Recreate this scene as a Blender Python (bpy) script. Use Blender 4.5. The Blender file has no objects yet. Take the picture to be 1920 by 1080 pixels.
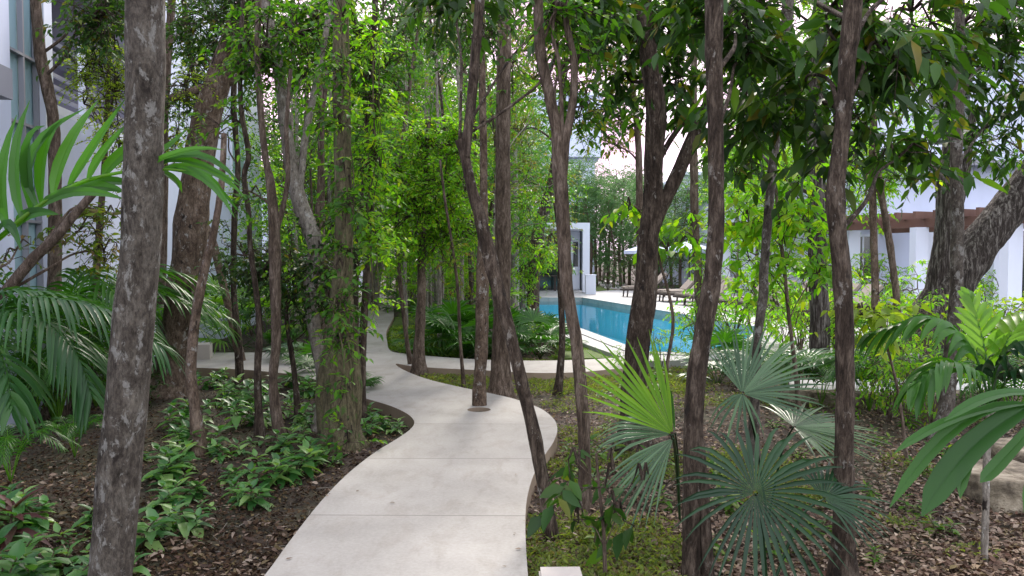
import bpy, bmesh, math, random
import numpy as np
from mathutils import Vector
R = math.radians
PI = math.pi
C = bpy.context.scene.collection
scene = bpy.context.scene
# ------------------------------------------------------------------ camera, sky, sun, exposure
F = 1450.0; HZ = 486.0; EYE = 1.6
PITCH = math.atan((540 - HZ) / F)
cd = bpy.data.cameras.new('camera'); cam = bpy.data.objects.new('camera', cd); C.objects.link(cam)
cd.sensor_width = 36.0; cd.lens = 36.0 * F / 1920.0; cd.clip_start = 0.05; cd.clip_end = 2000
cam.location = (0, 0, EYE); cam.rotation_euler = (PI / 2 - PITCH, 0, 0)
scene.camera = cam
SUN_EL, SUN_AZ = 38.0, 8.0      # azimuth east of +Y (view direction)
w = bpy.data.worlds.new("World"); scene.world = w; w.use_nodes = True
nt = w.node_tree; nt.nodes.clear()
wo = nt.nodes.new('ShaderNodeOutputWorld'); bg = nt.nodes.new('ShaderNodeBackground')
sky = nt.nodes.new('ShaderNodeTexSky'); sky.sky_type = 'NISHITA'; sky.sun_disc = False
sky.sun_elevation = R(SUN_EL); sky.sun_rotation = R(SUN_AZ); sky.air_density = 1.0; sky.dust_density = 1.5
tc = nt.nodes.new('ShaderNodeTexCoord'); nz = nt.nodes.new('ShaderNodeTexNoise'); nz.inputs['Scale'].default_value = 2.2; nz.inputs['Detail'].default_value = 6
rp = nt.nodes.new('ShaderNodeValToRGB'); rp.color_ramp.elements[0].position = .36; rp.color_ramp.elements[1].position = .62
rp.color_ramp.elements[0].color = (.45, .45, .45, 1)
mx = nt.nodes.new('ShaderNodeMixRGB'); mx.inputs[2].default_value = (9.4, 9.5, 10.6, 1)
nt.links.new(tc.outputs['Generated'], nz.inputs['Vector']); nt.links.new(nz.outputs['Fac'], rp.inputs[0])
nt.links.new(rp.outputs[0], mx.inputs[0]); nt.links.new(sky.outputs[0], mx.inputs[1])
sx = nt.nodes.new('ShaderNodeSeparateXYZ'); nt.links.new(tc.outputs['Generated'], sx.inputs[0])
rk = nt.nodes.new('ShaderNodeValToRGB'); rk.color_ramp.elements[0].position = .35; rk.color_ramp.elements[1].position = .85   # pink evening cloud low ahead
nt.links.new(sx.outputs[1], rk.inputs[0]); mk_ = nt.nodes.new('ShaderNodeMixRGB'); nt.links.new(rk.outputs[0], mk_.inputs[0])
nt.links.new(mx.outputs[0], mk_.inputs[1]); pk = nt.nodes.new('ShaderNodeValToRGB'); nz2 = nt.nodes.new('ShaderNodeTexNoise'); nz2.inputs['Scale'].default_value = 7; nz2.inputs['Detail'].default_value = 5
nt.links.new(tc.outputs['Generated'], nz2.inputs['Vector']); nt.links.new(nz2.outputs['Fac'], pk.inputs[0]); pk.color_ramp.elements[0].position = .4; pk.color_ramp.elements[1].position = .6
ps = nt.nodes.new('ShaderNodeMixRGB'); ps.inputs[1].default_value = (7.4, 4.9, 6.5, 1); ps.inputs[2].default_value = (11, 9.0, 10.4, 1); nt.links.new(pk.outputs[0], ps.inputs[0])
nt.links.new(ps.outputs[0], mk_.inputs[2]); nt.links.new(mk_.outputs[0], bg.inputs[0]); bg.inputs[1].default_value = 0.13
nt.links.new(bg.outputs[0], wo.inputs[0])
sd = bpy.data.lights.new('sun', 'SUN'); sun = bpy.data.objects.new('sun', sd); C.objects.link(sun)
sd.energy = 2.2; sd.angle = R(12); sd.color = (1.0, .93, .82)
sdir = Vector((math.sin(R(SUN_AZ)) * math.cos(R(SUN_EL)), math.cos(R(SUN_AZ)) * math.cos(R(SUN_EL)), math.sin(R(SUN_EL))))
sun.rotation_euler = (-sdir).to_track_quat('-Z', 'Y').to_euler()
scene.view_settings.view_transform = 'Standard'; scene.view_settings.look = 'None'
scene.view_settings.exposure = 1.1; scene.view_settings.gamma = 1
scene.cycles.max_bounces = 7; scene.cycles.transparent_max_bounces = 8; scene.cycles.diffuse_bounces = 4
scene.cycles.caustics_reflective = False; scene.cycles.caustics_refractive = False
scene.cycles.use_denoising = True

# ------------------------------------------------------------------ picture <-> world
cP, sP = math.cos(PITCH), math.sin(PITCH)
def ray(px, py):
    a = (px - 960) / F; b = (540 - py) / F
    return np.array([a, cP + b * sP, -sP + b * cP])
def P(px, py, d):
    r = ray(px, py); return np.array([0, 0, EYE]) + r * (d / r[1])
def G(px, py, z=0.0):
    r = ray(px, py); return np.array([0, 0, EYE]) + r * ((z - EYE) / r[2])
def proj(p):
    x, y, z = p[0], p[1], p[2] - EYE
    dep = y * cP - z * sP; up = y * sP + z * cP
    return 960 + F * x / dep, 540 - F * up / dep
SOIL = -0.12
rng = np.random.default_rng(7)
def unit(v):
    v = np.asarray(v, float); n = np.linalg.norm(v, axis=-1, keepdims=True); return v / np.maximum(n, 1e-9)
def vnoise(x, y, seed=0):
    x = np.asarray(x, float); y = np.asarray(y, float)
    xi = np.floor(x).astype(int); yi = np.floor(y).astype(int); fx = x - xi; fy = y - yi
    fx = fx * fx * (3 - 2 * fx); fy = fy * fy * (3 - 2 * fy)
    def h(a, b):
        s = np.sin(a * 127.1 + b * 311.7 + seed * 74.7) * 43758.5453; return s - np.floor(s)
    return (h(xi, yi) * (1 - fx) + h(xi + 1, yi) * fx) * (1 - fy) + (h(xi, yi + 1) * (1 - fx) + h(xi + 1, yi + 1) * fx) * fy
def inpoly(x, y, poly):
    x = np.asarray(x, float); y = np.asarray(y, float); c = np.zeros(x.shape, bool)
    n = len(poly)
    for i in range(n):
        x0, y0 = poly[i][0], poly[i][1]; x1, y1 = poly[(i + 1) % n][0], poly[(i + 1) % n][1]
        if y0 == y1: continue
        m = ((y0 > y) != (y1 > y)) & (x < (x1 - x0) * (y - y0) / (y1 - y0) + x0); c ^= m
    return c
def spline(pts, per=5, closed=False):
    p = np.asarray(pts, float); n = len(p); out = []
    rngi = range(n) if closed else range(n - 1)
    for i in rngi:
        if closed: a, b, c_, d = p[(i - 1) % n], p[i], p[(i + 1) % n], p[(i + 2) % n]
        else: a, b, c_, d = p[max(i - 1, 0)], p[i], p[i + 1], p[min(i + 2, n - 1)]
        for k in range(per):
            t = k / per
            out.append(.5 * ((2 * b) + (c_ - a) * t + (2 * a - 5 * b + 4 * c_ - d) * t * t + (3 * b - a - 3 * c_ + d) * t ** 3))
    if not closed: out.append(p[-1])
    return np.array(out)

# ------------------------------------------------------------------ mesh collector
class MB:
    def __init__(s): s.v = []; s.f3 = []; s.f4 = []; s.m3 = []; s.m4 = []; s.n = 0
    def add(s, v, tris=None, quads=None, mi=0):
        v = np.asarray(v, float).reshape(-1, 3)
        if tris is not None and len(tris): s.f3.append(np.asarray(tris, int) + s.n); s.m3.append(np.full(len(tris), mi))
        if quads is not None and len(quads): s.f4.append(np.asarray(quads, int) + s.n); s.m4.append(np.full(len(quads), mi))
        s.v.append(v); s.n += len(v)
    def tube(s, pts, rad, sides=8, mi=0, rough=0.0, cap=True, seed=0, ridge=0):
        pts = np.asarray(pts, float); n = len(pts); rad = np.broadcast_to(np.asarray(rad, float), (n,))
        t = unit(np.gradient(pts, axis=0)); ref = np.array([0.31, 0.95, 0.05])
        if abs(np.dot(unit(pts[-1] - pts[0]), ref)) > .9: ref = np.array([1., 0, 0])
        u = unit(np.cross(t, ref)); w_ = np.cross(t, u)
        a = np.linspace(0, 2 * PI, sides, endpoint=False)
        rr = rad[:, None] * np.ones((1, sides))
        if rough:
            zz = np.cumsum(np.r_[0, np.linalg.norm(np.diff(pts, axis=0), axis=1)])[:, None]
            rs = max(rad.mean(), .01)
            rr = rr * (1 + rough * (vnoise(np.cos(a)[None] * 1.6 + zz / rs * .35 + seed, np.sin(a)[None] * 1.6 + zz * .0 + seed * 3) - .5) * 2
                         + rough * .5 * (vnoise(np.cos(a)[None] * 4 + zz / rs * 1.1 + seed, np.sin(a)[None] * 4 + zz / rs * .3) - .5) * 2)
            if ridge: rr = rr * (1 + ridge * np.abs(np.sin(a[None] * 5 + 1.4 * vnoise(zz * 3, a[None] * 2) * 3)))
        v = pts[:, None] + rr[..., None] * (np.cos(a)[None, :, None] * u[:, None] + np.sin(a)[None, :, None] * w_[:, None])
        i = np.arange(n - 1)[:, None] * sides; j = np.arange(sides)[None]; j2 = (j + 1) % sides
        q = np.stack([i + j, i + j2, i + sides + j2, i + sides + j], -1).reshape(-1, 4)
        v = v.reshape(-1, 3); tr = []
        if cap:
            v = np.vstack([v, pts[0], pts[-1]]); a0 = n * sides
            tr = [(a0, (k + 1) % sides, k) for k in range(sides)] + [(a0 + 1, (n - 1) * sides + k, (n - 1) * sides + (k + 1) % sides) for k in range(sides)]
        s.add(v, tr, q, mi)
    def sticks(s, A, B, ra, rb, mi=0):
        A = np.asarray(A, float); B = np.asarray(B, float); n = len(A)
        if n == 0: return
        t = unit(B - A); ref = np.where(np.abs(t[:, 2:3]) > .8, [[1., 0, 0]], [[0, 0, 1.]])
        u = unit(np.cross(t, ref)); w_ = np.cross(t, u)
        ra = np.broadcast_to(ra, (n,)); rb = np.broadcast_to(rb, (n,)); vs = []
        for Q, r in ((A, ra), (B, rb)):
            for k in range(3):
                a = 2 * PI * k / 3; vs.append(Q + r[:, None] * (math.cos(a) * u + math.sin(a) * w_))
        v = np.stack(vs, 1).reshape(-1, 3); o = np.arange(n)[:, None] * 6
        q = np.concatenate([o + np.array([k, (k + 1) % 3, 3 + (k + 1) % 3, 3 + k]) for k in range(3)])
        s.add(v, None, q, mi)
    def box(s, c, size, ax=(1, 0, 0), mi=0, up=(0, 0, 1)):
        ax = unit(np.array(ax, float)); up = unit(np.array(up, float)); ay = unit(np.cross(up, ax)); up = np.cross(ax, ay)
        c = np.asarray(c, float); sx, sy, sz = [k / 2 for k in size]
        v = [c + a * sx * ax + b * sy * ay + d * sz * up for d in (-1, 1) for a, b in ((-1, -1), (1, -1), (1, 1), (-1, 1))]
        s.add(v, None, [(3, 2, 1, 0), (4, 5, 6, 7), (0, 1, 5, 4), (1, 2, 6, 5), (2, 3, 7, 6), (3, 0, 4, 7)], mi)
    def leaves(s, Pn, D, U, L, W, fold=.25, bend=.15, detail=2, mi=0):
        Pn = np.asarray(Pn, float); n = len(Pn)
        if n == 0: return
        D = unit(D); S = unit(np.cross(D, U)); U = np.cross(S, D)
        L = np.broadcast_to(L, (n,))[:, None]; W = np.broadcast_to(W, (n,))[:, None] * .5
        bend = np.broadcast_to(bend, (n,))[:, None]
        def pt(t, sw, up): return Pn + D * L * t + S * W * sw + U * (up * W * fold) - U * bend * L * t * t
        o = np.arange(n)[:, None]
        if detail == 2:
            v = np.stack([pt(0, 0, 0), pt(.3, -.95, 1), pt(.3, 0, 0), pt(.3, .95, 1), pt(.66, -.72, .8), pt(.66, 0, 0), pt(.66, .72, .8), pt(1, 0, 0)], 1)
            o = o * 8
            s.add(v, np.concatenate([o + np.array(k) for k in ((0, 2, 1), (0, 3, 2), (4, 5, 7), (5, 6, 7))]),
                  np.concatenate([o + np.array(k) for k in ((1, 2, 5, 4), (2, 3, 6, 5))]), mi)
        else:
            v = np.stack([pt(0, 0, 0), pt(.45, -1, 1), pt(1, 0, 0), pt(.45, 1, 1)], 1); o = o * 4
            s.add(v, np.concatenate([o + np.array(k) for k in ((0, 2, 1), (0, 3, 2))]), None, mi)
    def ribbed(s, pts, wid, nrm, fold=.3, mi=0, ribs=5):
        pts = np.asarray(pts, float); n = len(pts); t = unit(np.gradient(pts, axis=0)); nrm = np.asarray(nrm, float); S = unit(np.cross(t, nrm)); U = np.cross(S, t); wd = np.asarray(wid, float)[:, None]
        cols = np.linspace(-.5, .5, 4 * ribs + 1); v = []
        for k, c_ in enumerate(cols): v.append(pts + S * wd * c_ + U * wd * (abs(c_) * fold + (.022 if k % 2 else 0) + (-.03 if c_ == 0 else 0)))
        m_ = len(cols); q = [(j * n + i, (j + 1) * n + i, (j + 1) * n + i + 1, j * n + i + 1) for j in range(m_ - 1) for i in range(n - 1)]
        s.add(np.concatenate(v), None, q, mi)
    def blade(s, pts, wid, nrm, fold=.3, mi=0):
        pts = np.asarray(pts, float); n = len(pts); t = unit(np.gradient(pts, axis=0)); nrm = np.asarray(nrm, float)
        S = unit(np.cross(t, nrm)); U = np.cross(S, t); wd = np.asarray(wid, float)[:, None] * .5
        v = np.concatenate([pts - S * wd + U * wd * fold, pts, pts + S * wd + U * wd * fold])
        q = [(i, n + i, n + i + 1, i + 1) for i in range(n - 1)] + [(n + i, 2 * n + i, 2 * n + i + 1, n + i + 1) for i in range(n - 1)]
        s.add(v, None, q, mi)
    def build(s, name, mats, parent=None, origin=None, smooth=True):
        me = bpy.data.meshes.new(name); org = np.zeros(3) if origin is None else np.asarray(origin, float)
        if s.n:
            v = np.concatenate(s.v) - org
            f3 = np.concatenate(s.f3) if s.f3 else np.zeros((0, 3), int); f4 = np.concatenate(s.f4) if s.f4 else np.zeros((0, 4), int)
            mi = np.concatenate([np.concatenate(s.m3) if s.m3 else [], np.concatenate(s.m4) if s.m4 else []]).astype(np.int32)
            me.vertices.add(len(v)); me.vertices.foreach_set('co', v.astype(np.float32).ravel())
            me.loops.add(f3.size + f4.size); me.loops.foreach_set('vertex_index', np.concatenate([f3.ravel(), f4.ravel()]).astype(np.int32))
            me.polygons.add(len(f3) + len(f4))
            st = np.concatenate([np.arange(len(f3)) * 3, len(f3) * 3 + np.arange(len(f4)) * 4]).astype(np.int32)
            me.polygons.foreach_set('loop_start', st); me.polygons.foreach_set('material_index', mi)
            me.polygons.foreach_set('use_smooth', np.full(len(mi), smooth)); me.update(calc_edges=True); me.validate()
        for m in (mats if isinstance(mats, (list, tuple)) else [mats]): me.materials.append(m)
        o = bpy.data.objects.new(name, me); C.objects.link(o)
        if parent is not None: o.parent = parent
        return o
def thing(name, label, cat, loc=(0, 0, 0), group=None):
    o = bpy.data.objects.new(name, None); C.objects.link(o); o.location = tuple(loc); o.empty_display_size = .1
    o['label'] = label; o['category'] = cat
    if group: o['group'] = group
    return o
def tag(o, label, cat, group=None, kind=None):
    if label: o['label'] = label
    if cat: o['category'] = cat
    if group: o['group'] = group
    if kind: o['kind'] = kind
    return o
def copy_thing(root, loc, rot, sc, label, group=None):
    r = root.copy(); C.objects.link(r); r.location = tuple(loc); r.rotation_euler = (0, 0, rot); r.scale = (sc, sc, sc); r['label'] = label
    if group: r['group'] = group
    for ch in list(root.children):
        c = ch.copy(); C.objects.link(c); c.parent = r
        for g in ch.children:
            d = g.copy(); C.objects.link(d); d.parent = c
    return r

# ------------------------------------------------------------------ materials
def mat(name):
    m = bpy.data.materials.new(name); m.use_nodes = True; n = m.node_tree
    return m, n, n.nodes['Principled BSDF'], n.nodes['Material Output']
def ramp(n, fac, stops):
    r = n.nodes.new('ShaderNodeValToRGB'); e = r.color_ramp.elements
    while len(e) > 1: e.remove(e[-1])
    e[0].position = stops[0][0]; e[0].color = (*stops[0][1], 1)
    for p, c in stops[1:]:
        k = e.new(p); k.color = (*c, 1)
    n.links.new(fac, r.inputs[0]); return r.outputs[0]
def pos(n, scale=(1, 1, 1)):
    g = n.nodes.new('ShaderNodeNewGeometry'); m = n.nodes.new('ShaderNodeMapping'); m.inputs['Scale'].default_value = scale
    n.links.new(g.outputs['Position'], m.inputs['Vector']); return m.outputs[0]
def noise(n, vec, s, det=5, rough=.55, dist=0):
    t = n.nodes.new('ShaderNodeTexNoise'); t.inputs['Scale'].default_value = s; t.inputs['Detail'].default_value = det
    t.inputs['Roughness'].default_value = rough; t.inputs['Distortion'].default_value = dist
    n.links.new(vec, t.inputs['Vector']); return t.outputs['Fac']
def mixc(n, fac, a, b, mode='MIX'):
    m = n.nodes.new('ShaderNodeMixRGB'); m.blend_type = mode
    for i, x in ((0, fac), (1, a), (2, b)):
        if isinstance(x, (int, float)): m.inputs[i].default_value = x
        elif isinstance(x, tuple): m.inputs[i].default_value = (*x, 1)
        else: n.links.new(x, m.inputs[i])
    return m.outputs[0]
def bump(n, b, h, s=.5, d=.01):
    k = n.nodes.new('ShaderNodeBump'); k.inputs['Strength'].default_value = s; k.inputs['Distance'].default_value = d
    n.links.new(h, k.inputs['Height']); n.links.new(k.outputs[0], b.inputs['Normal'])
def leafmat(name, cols, trans=.4, rough=.5, spec=.25, tcol=None):
    m, n, b, out = mat(name); g = n.nodes.new('ShaderNodeNewGeometry')
    k = len(cols); c = ramp(n, g.outputs['Random Per Island'], [(i / max(k - 1, 1), c_) for i, c_ in enumerate(cols)])
    nz_ = noise(n, pos(n), 1.1, 2); c = mixc(n, .55, c, ramp(n, nz_, [(.3, (.55, .6, .5)), (.7, (1.25, 1.15, .9))]), 'MULTIPLY')
    n.links.new(c, b.inputs['Base Color']); b.inputs['Roughness'].default_value = rough; b.inputs['Specular IOR Level'].default_value = spec
    t = n.nodes.new('ShaderNodeBsdfTranslucent'); tc_ = mixc(n, 1.0, c, tcol or (1.95, 2.2, .6), 'MULTIPLY'); n.links.new(tc_, t.inputs[0])
    x = n.nodes.new('ShaderNodeMixShader'); x.inputs[0].default_value = trans
    n.links.new(b.outputs[0], x.inputs[1]); n.links.new(t.outputs[0], x.inputs[2]); n.links.new(x.outputs[0], out.inputs[0]); return m
def barkmat(name, dark, mid, lite, patch=None, patch_amt=.55, zs=.25, sc=14, bs=.6):
    m, n, b, out = mat(name); v = pos(n, (1, 1, zs))
    f = noise(n, v, sc, 10, .74, .5); c = ramp(n, f, [(.34, dark), (.49, mid), (.64, lite)])
    fine = noise(n, pos(n, (1, 1, zs * .8)), sc * 5, 6, .75); c = mixc(n, .85, c, ramp(n, fine, [(.36, (.42, .4, .38)), (.5, (1, 1, 1)), (.66, (1.45, 1.42, 1.35))]), 'MULTIPLY')
    big = noise(n, pos(n), 1.7, 3); c = mixc(n, .6, c, ramp(n, big, [(.3, (.6, .58, .55)), (.7, (1.2, 1.2, 1.2))]), 'MULTIPLY')
    if patch:
        f2 = noise(n, pos(n, (1, 1, .6)), 15, 9, .72, .3); mk = ramp(n, f2, [(patch_amt - .01, (0, 0, 0)), (patch_amt + .035, (.95, .95, .95))])
        f4 = noise(n, pos(n), 60, 4); pc = mixc(n, .5, patch, ramp(n, f4, [(.3, (.5, .5, .5)), (.7, (1.2, 1.2, 1.2))]), 'MULTIPLY')
        c = mixc(n, mk, c, pc)
        f3 = noise(n, pos(n, (1, 1, .6)), 7, 6, .6); mk2 = ramp(n, f3, [(.63, (0, 0, 0)), (.67, (1, 1, 1))]); c = mixc(n, mk2, c, (.022, .017, .014))
    n.links.new(c, b.inputs['Base Color']); b.inputs['Roughness'].default_value = .9; b.inputs['Specular IOR Level'].default_value = .2
    fb = noise(n, v, sc * 2.2, 8, .7); bump(n, b, fb, bs, .03); return m
M = {}
M['leaf_dark'] = leafmat('leaf_dark', [(.014, .04, .010), (.026, .075, .015), (.045, .11, .018), (.02, .055, .013), (.07, .14, .02), (.03, .085, .016)] * 3 + [(.018, .045, .012), (.024, .06, .014), (.028, .07, .014), (.02, .05, .012), (.03, .07, .016), (.10, .13, .02), (.13, .11, .02)], .33, .5, .28)
M['leaf_mid'] = leafmat('leaf_mid', [(.024, .08, .012), (.05, .15, .018), (.10, .23, .022), (.035, .11, .016), (.17, .25, .03)], .46)
M['leaf_bright'] = leafmat('leaf_bright', [(.08, .23, .015), (.14, .33, .02), (.21, .37, .02), (.10, .27, .02), (.32, .38, .03)], .5)
M['leaf_yellow'] = leafmat('leaf_yellow', [(.15, .25, .025), (.22, .32, .03), (.30, .36, .04), (.12, .2, .03)], .5)
M['leaf_olive'] = leafmat('leaf_olive', [(.05, .11, .016), (.09, .16, .02), (.15, .2, .025), (.16, .10, .05), (.06, .12, .02)], .48)
M['leaf_blue_haze'] = leafmat('leaf_blue_haze', [(.06, .14, .07), (.09, .19, .09), (.13, .23, .10), (.08, .17, .07)], .42, tcol=(1.5, 1.7, 1.0))  # bluish green leaf, lightened in the colour to stand in for distance haze
M['leaf_seed'] = leafmat('leaf_seed', [(.045, .15, .04), (.08, .22, .06), (.13, .29, .07), (.28, .42, .15), (.05, .16, .045), (.03, .11, .03)], .3, .38, .5)
M['leaf_red'] = leafmat('leaf_red', [(.05, .015, .02), (.09, .03, .03), (.04, .04, .02)], .25)
M['blossom'] = leafmat('blossom', [(.32, .2, .14), (.42, .28, .2), (.2, .17, .06)], .3, tcol=(1.4, 1.2, 1.1))
M['palm_green'] = leafmat('palm_green', [(.022, .085, .012), (.035, .12, .015), (.05, .15, .02)], .35, .38, .35)
M['palm_mid'] = leafmat('palm_mid', [(.02, .07, .02), (.03, .10, .028), (.05, .13, .035)], .3, .34, .3)
M['palm_dark'] = leafmat('palm_dark', [(.008, .03, .013), (.014, .045, .019), (.024, .07, .026)], .15, .28, .3)
M['palm_silver'] = leafmat('palm_silver', [(.03, .075, .035), (.065, .13, .065), (.13, .22, .12)], .2, .3, .35, tcol=(1.4, 1.7, 1.0))
M['palm_lime'] = leafmat('palm_lime', [(.09, .21, .02), (.13, .27, .03), (.16, .30, .035)], .5, .4, .4)
M['litter'] = leafmat('litter', [(.03, .018, .014), (.12, .075, .06), (.26, .19, .15), (.07, .04, .034), (.42, .34, .29), (.15, .085, .065), (.05, .03, .026), (.22, .17, .09), (.34, .25, .21), (.04, .025, .02)], .1, .7, .2, tcol=(1, .8, .6))
M['litter_dark'] = leafmat('litter_dark', [(.02, .013, .01), (.05, .03, .02), (.10, .06, .035), (.035, .02, .016), (.16, .12, .06)], .05, .8, .15, tcol=(1, .8, .6))
M['moss'] = leafmat('moss', [(.08, .12, .035), (.13, .18, .05), (.2, .25, .07), (.12, .14, .05), (.15, .11, .06)], .4, .6, .2)
M['grass'] = leafmat('grass', [(.07, .15, .02), (.11, .2, .03), (.16, .24, .04)], .4, .6, .2)
M['bark_mottled'] = barkmat('bark_mottled', (.028, .023, .018), (.075, .063, .052), (.14, .125, .105), (.22, .21, .19), .555, .5, 16)
M['bark_blotch'] = barkmat('bark_blotch', (.045, .03, .021), (.125, .088, .065), (.23, .175, .135), (.33, .31, .285), .59, .5, 12)
M['bark_brown'] = barkmat('bark_brown', (.035, .025, .018), (.11, .08, .06), (.23, .18, .145), None, .6, .22, 26, .8)
M['bark_dark'] = barkmat('bark_dark', (.016, .011, .008), (.06, .043, .032), (.16, .125, .098), (.26, .235, .205), .605, .25, 24, .9)
M['bark_pale'] = barkmat('bark_pale', (.12, .10, .08), (.22, .195, .165), (.34, .31, .27), (.42, .41, .38), .6, .4, 15, .4)
M['bark_ridge'] = barkmat('bark_ridge', (.014, .011, .009), (.045, .036, .031), (.24, .22, .20), None, .6, .12, 22, 1.0)
M['bark_vine'] = barkmat('bark_vine', (.04, .035, .02), (.10, .085, .05), (.17, .15, .09), (.07, .12, .03), .56, .3, 18)
def wall(name, col, dirt=.12):
    m, n, b, out = mat(name); f = noise(n, pos(n, (1, 1, .35)), 1.3, 6); c = mixc(n, 1.0, col, ramp(n, f, [(.3, (1 - dirt,) * 3), (.7, (1, 1, 1))]), 'MULTIPLY')
    n.links.new(c, b.inputs['Base Color']); b.inputs['Roughness'].default_value = .8; bump(n, b, noise(n, pos(n), 90, 3), .1, .003); return m
M['stucco'] = wall('stucco', (.64, .69, .86)); M['white'] = wall('white', (.72, .76, .88), .06); M['grey'] = wall('grey', (.3, .3, .34))
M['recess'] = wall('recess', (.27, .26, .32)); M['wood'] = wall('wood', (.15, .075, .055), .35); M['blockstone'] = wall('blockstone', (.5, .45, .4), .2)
M['cushion'] = wall('cushion', (.27, .225, .19)); M['wicker'] = wall('wicker', (.06, .045, .04), .3); M['parasol'] = wall('parasol', (.62, .68, .85), .05)
m, n, b, out = mat('glass'); n.links.new(ramp(n, noise(n, pos(n), .8, 2), [(.3, (.30, .46, .52)), (.7, (.42, .6, .66))]), b.inputs['Base Color'])
b.inputs['Roughness'].default_value = .12; b.inputs['Specular IOR Level'].default_value = .8; M['glass'] = m
m, n, b, out = mat('dark_glass'); b.inputs['Base Color'].default_value = (.02, .03, .03, 1); b.inputs['Roughness'].default_value = .06; b.inputs['Specular IOR Level'].default_value = .9; M['dark_glass'] = m
# concrete path with saw-cut joints
def joints_for(n, c, ys, colr=(.17, .155, .14)):
    g = n.nodes.new('ShaderNodeNewGeometry'); s_ = n.nodes.new('ShaderNodeSeparateXYZ'); n.links.new(g.outputs['Position'], s_.inputs[0])
    sk = n.nodes.new('ShaderNodeMath'); sk.operation = 'MULTIPLY_ADD'; sk.inputs[1].default_value = .012; n.links.new(s_.outputs[0], sk.inputs[0]); n.links.new(s_.outputs[1], sk.inputs[2])
    for y in ys:
        k = n.nodes.new('ShaderNodeMath'); k.operation = 'COMPARE'; k.inputs[1].default_value = y; k.inputs[2].default_value = .0055
        n.links.new(sk.outputs[0], k.inputs[0]); c = mixc(n, k.outputs[0], c, colr)
    return c
def concrete(name, a, b_, ys=()):
    m, n, b, out = mat(name); f = noise(n, pos(n), 1.6, 8, .6); c = ramp(n, f, [(.3, a), (.7, b_)])
    f2 = noise(n, pos(n), 45, 6, .7); c = mixc(n, .35, c, ramp(n, f2, [(.35, (.72, .7, .68)), (.6, (1.08, 1.08, 1.08))]), 'MULTIPLY')
    f4 = noise(n, pos(n, (1, .45, 1)), 6.5, 6, .65, .5); c = mixc(n, .5, c, ramp(n, f4, [(.36, (.8, .77, .73)), (.5, (1, 1, 1)), (.66, (1.06, 1.06, 1.06))]), 'MULTIPLY')
    f3 = noise(n, pos(n), 26, 3, .5); c = mixc(n, ramp(n, f3, [(.2, (.3, .3, .3)), (.25, (0, 0, 0))]), c, (.24, .22, .19))
    if ys: c = joints_for(n, c, ys)
    n.links.new(c, b.inputs['Base Color']); b.inputs['Roughness'].default_value = .75; b.inputs['Specular IOR Level'].default_value = .3
    bump(n, b, f2, .25, .004); return m
M['path'] = concrete('path', (.28, .265, .24), (.375, .355, .322), [G(960, 967)[1], G(960, 860)[1], G(960, 795)[1]])
M['deck'] = concrete('deck', (.36, .36, .36), (.45, .45, .45))
M['coping'] = concrete('coping', (.36, .36, .35), (.48, .47, .46))
M['edge'] = wall('edge', (.36, .27, .19), .35)
m, n, b, out = mat('soil')
f = noise(n, pos(n), 9, 9, .7); c = ramp(n, f, [(.3, (.012, .008, .006)), (.5, (.04, .025, .018)), (.62, (.085, .055, .04)), (.75, (.15, .11, .08))])
fb = noise(n, pos(n), .5, 4); c = mixc(n, ramp(n, fb, [(.45, (0, 0, 0)), (.6, (.55, .55, .55))]), c, ramp(n, noise(n, pos(n), 18, 5), [(.35, (.03, .035, .012)), (.7, (.08, .085, .03))]))
n.links.new(c, b.inputs['Base Color']); b.inputs['Roughness'].default_value = .95; bump(n, b, f, 1, .03); M['soil'] = m
m, n, b, out = mat('lawn'); n.links.new(ramp(n, noise(n, pos(n), 14, 6), [(.3, (.05, .10, .015)), (.7, (.14, .2, .035))]), b.inputs['Base Color']); b.inputs['Roughness'].default_value = .9
bump(n, b, noise(n, pos(n), 60, 3), 1, .02); M['lawn'] = m
m, n, b, out = mat('pool_tile')
br = n.nodes.new('ShaderNodeTexBrick'); br.inputs['Scale'].default_value = 5; br.inputs['Color1'].default_value = (.2, .68, .86, 1); br.inputs['Color2'].default_value = (.24, .74, .9, 1); br.inputs['Mortar'].default_value = (.3, .72, .8, 1)
n.links.new(pos(n), br.inputs['Vector']); n.links.new(br.outputs[0], b.inputs['Base Color']); M['tile'] = m
m, n, b, out = mat('pool_water')
fr = n.nodes.new('ShaderNodeFresnel'); fr.inputs[0].default_value = 1.33; gl = n.nodes.new('ShaderNodeBsdfGlossy'); gl.inputs['Roughness'].default_value = .03
tr = n.nodes.new('ShaderNodeBsdfTransparent'); tr.inputs[0].default_value = (.82, .97, 1, 1); ms = n.nodes.new('ShaderNodeMixShader')
bp = n.nodes.new('ShaderNodeBump'); bp.inputs['Strength'].default_value = .25; bp.inputs['Distance'].default_value = .02
n.links.new(noise(n, pos(n), 2.5, 3), bp.inputs['Height']); n.links.new(bp.outputs[0], gl.inputs['Normal']); n.links.new(bp.outputs[0], fr.inputs['Normal'])
fm = n.nodes.new('ShaderNodeMath'); fm.operation = 'MULTIPLY'; fm.inputs[1].default_value = .45; n.links.new(fr.outputs[0], fm.inputs[0])
n.links.new(fm.outputs[0], ms.inputs[0]); n.links.new(tr.outputs[0], ms.inputs[1]); n.links.new(gl.outputs[0], ms.inputs[2]); n.links.new(ms.outputs[0], out.inputs[0]); M['water'] = m
m, n, b, out = mat('rock'); n.links.new(ramp(n, noise(n, pos(n), 5, 8, .65), [(.34, (.06, .045, .03)), (.5, (.22, .18, .125)), (.66, (.42, .36, .27))]), b.inputs['Base Color']); b.inputs['Roughness'].default_value = .95
bump(n, b, noise(n, pos(n), 22, 8), 1, .03); M['rock'] = m
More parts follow.
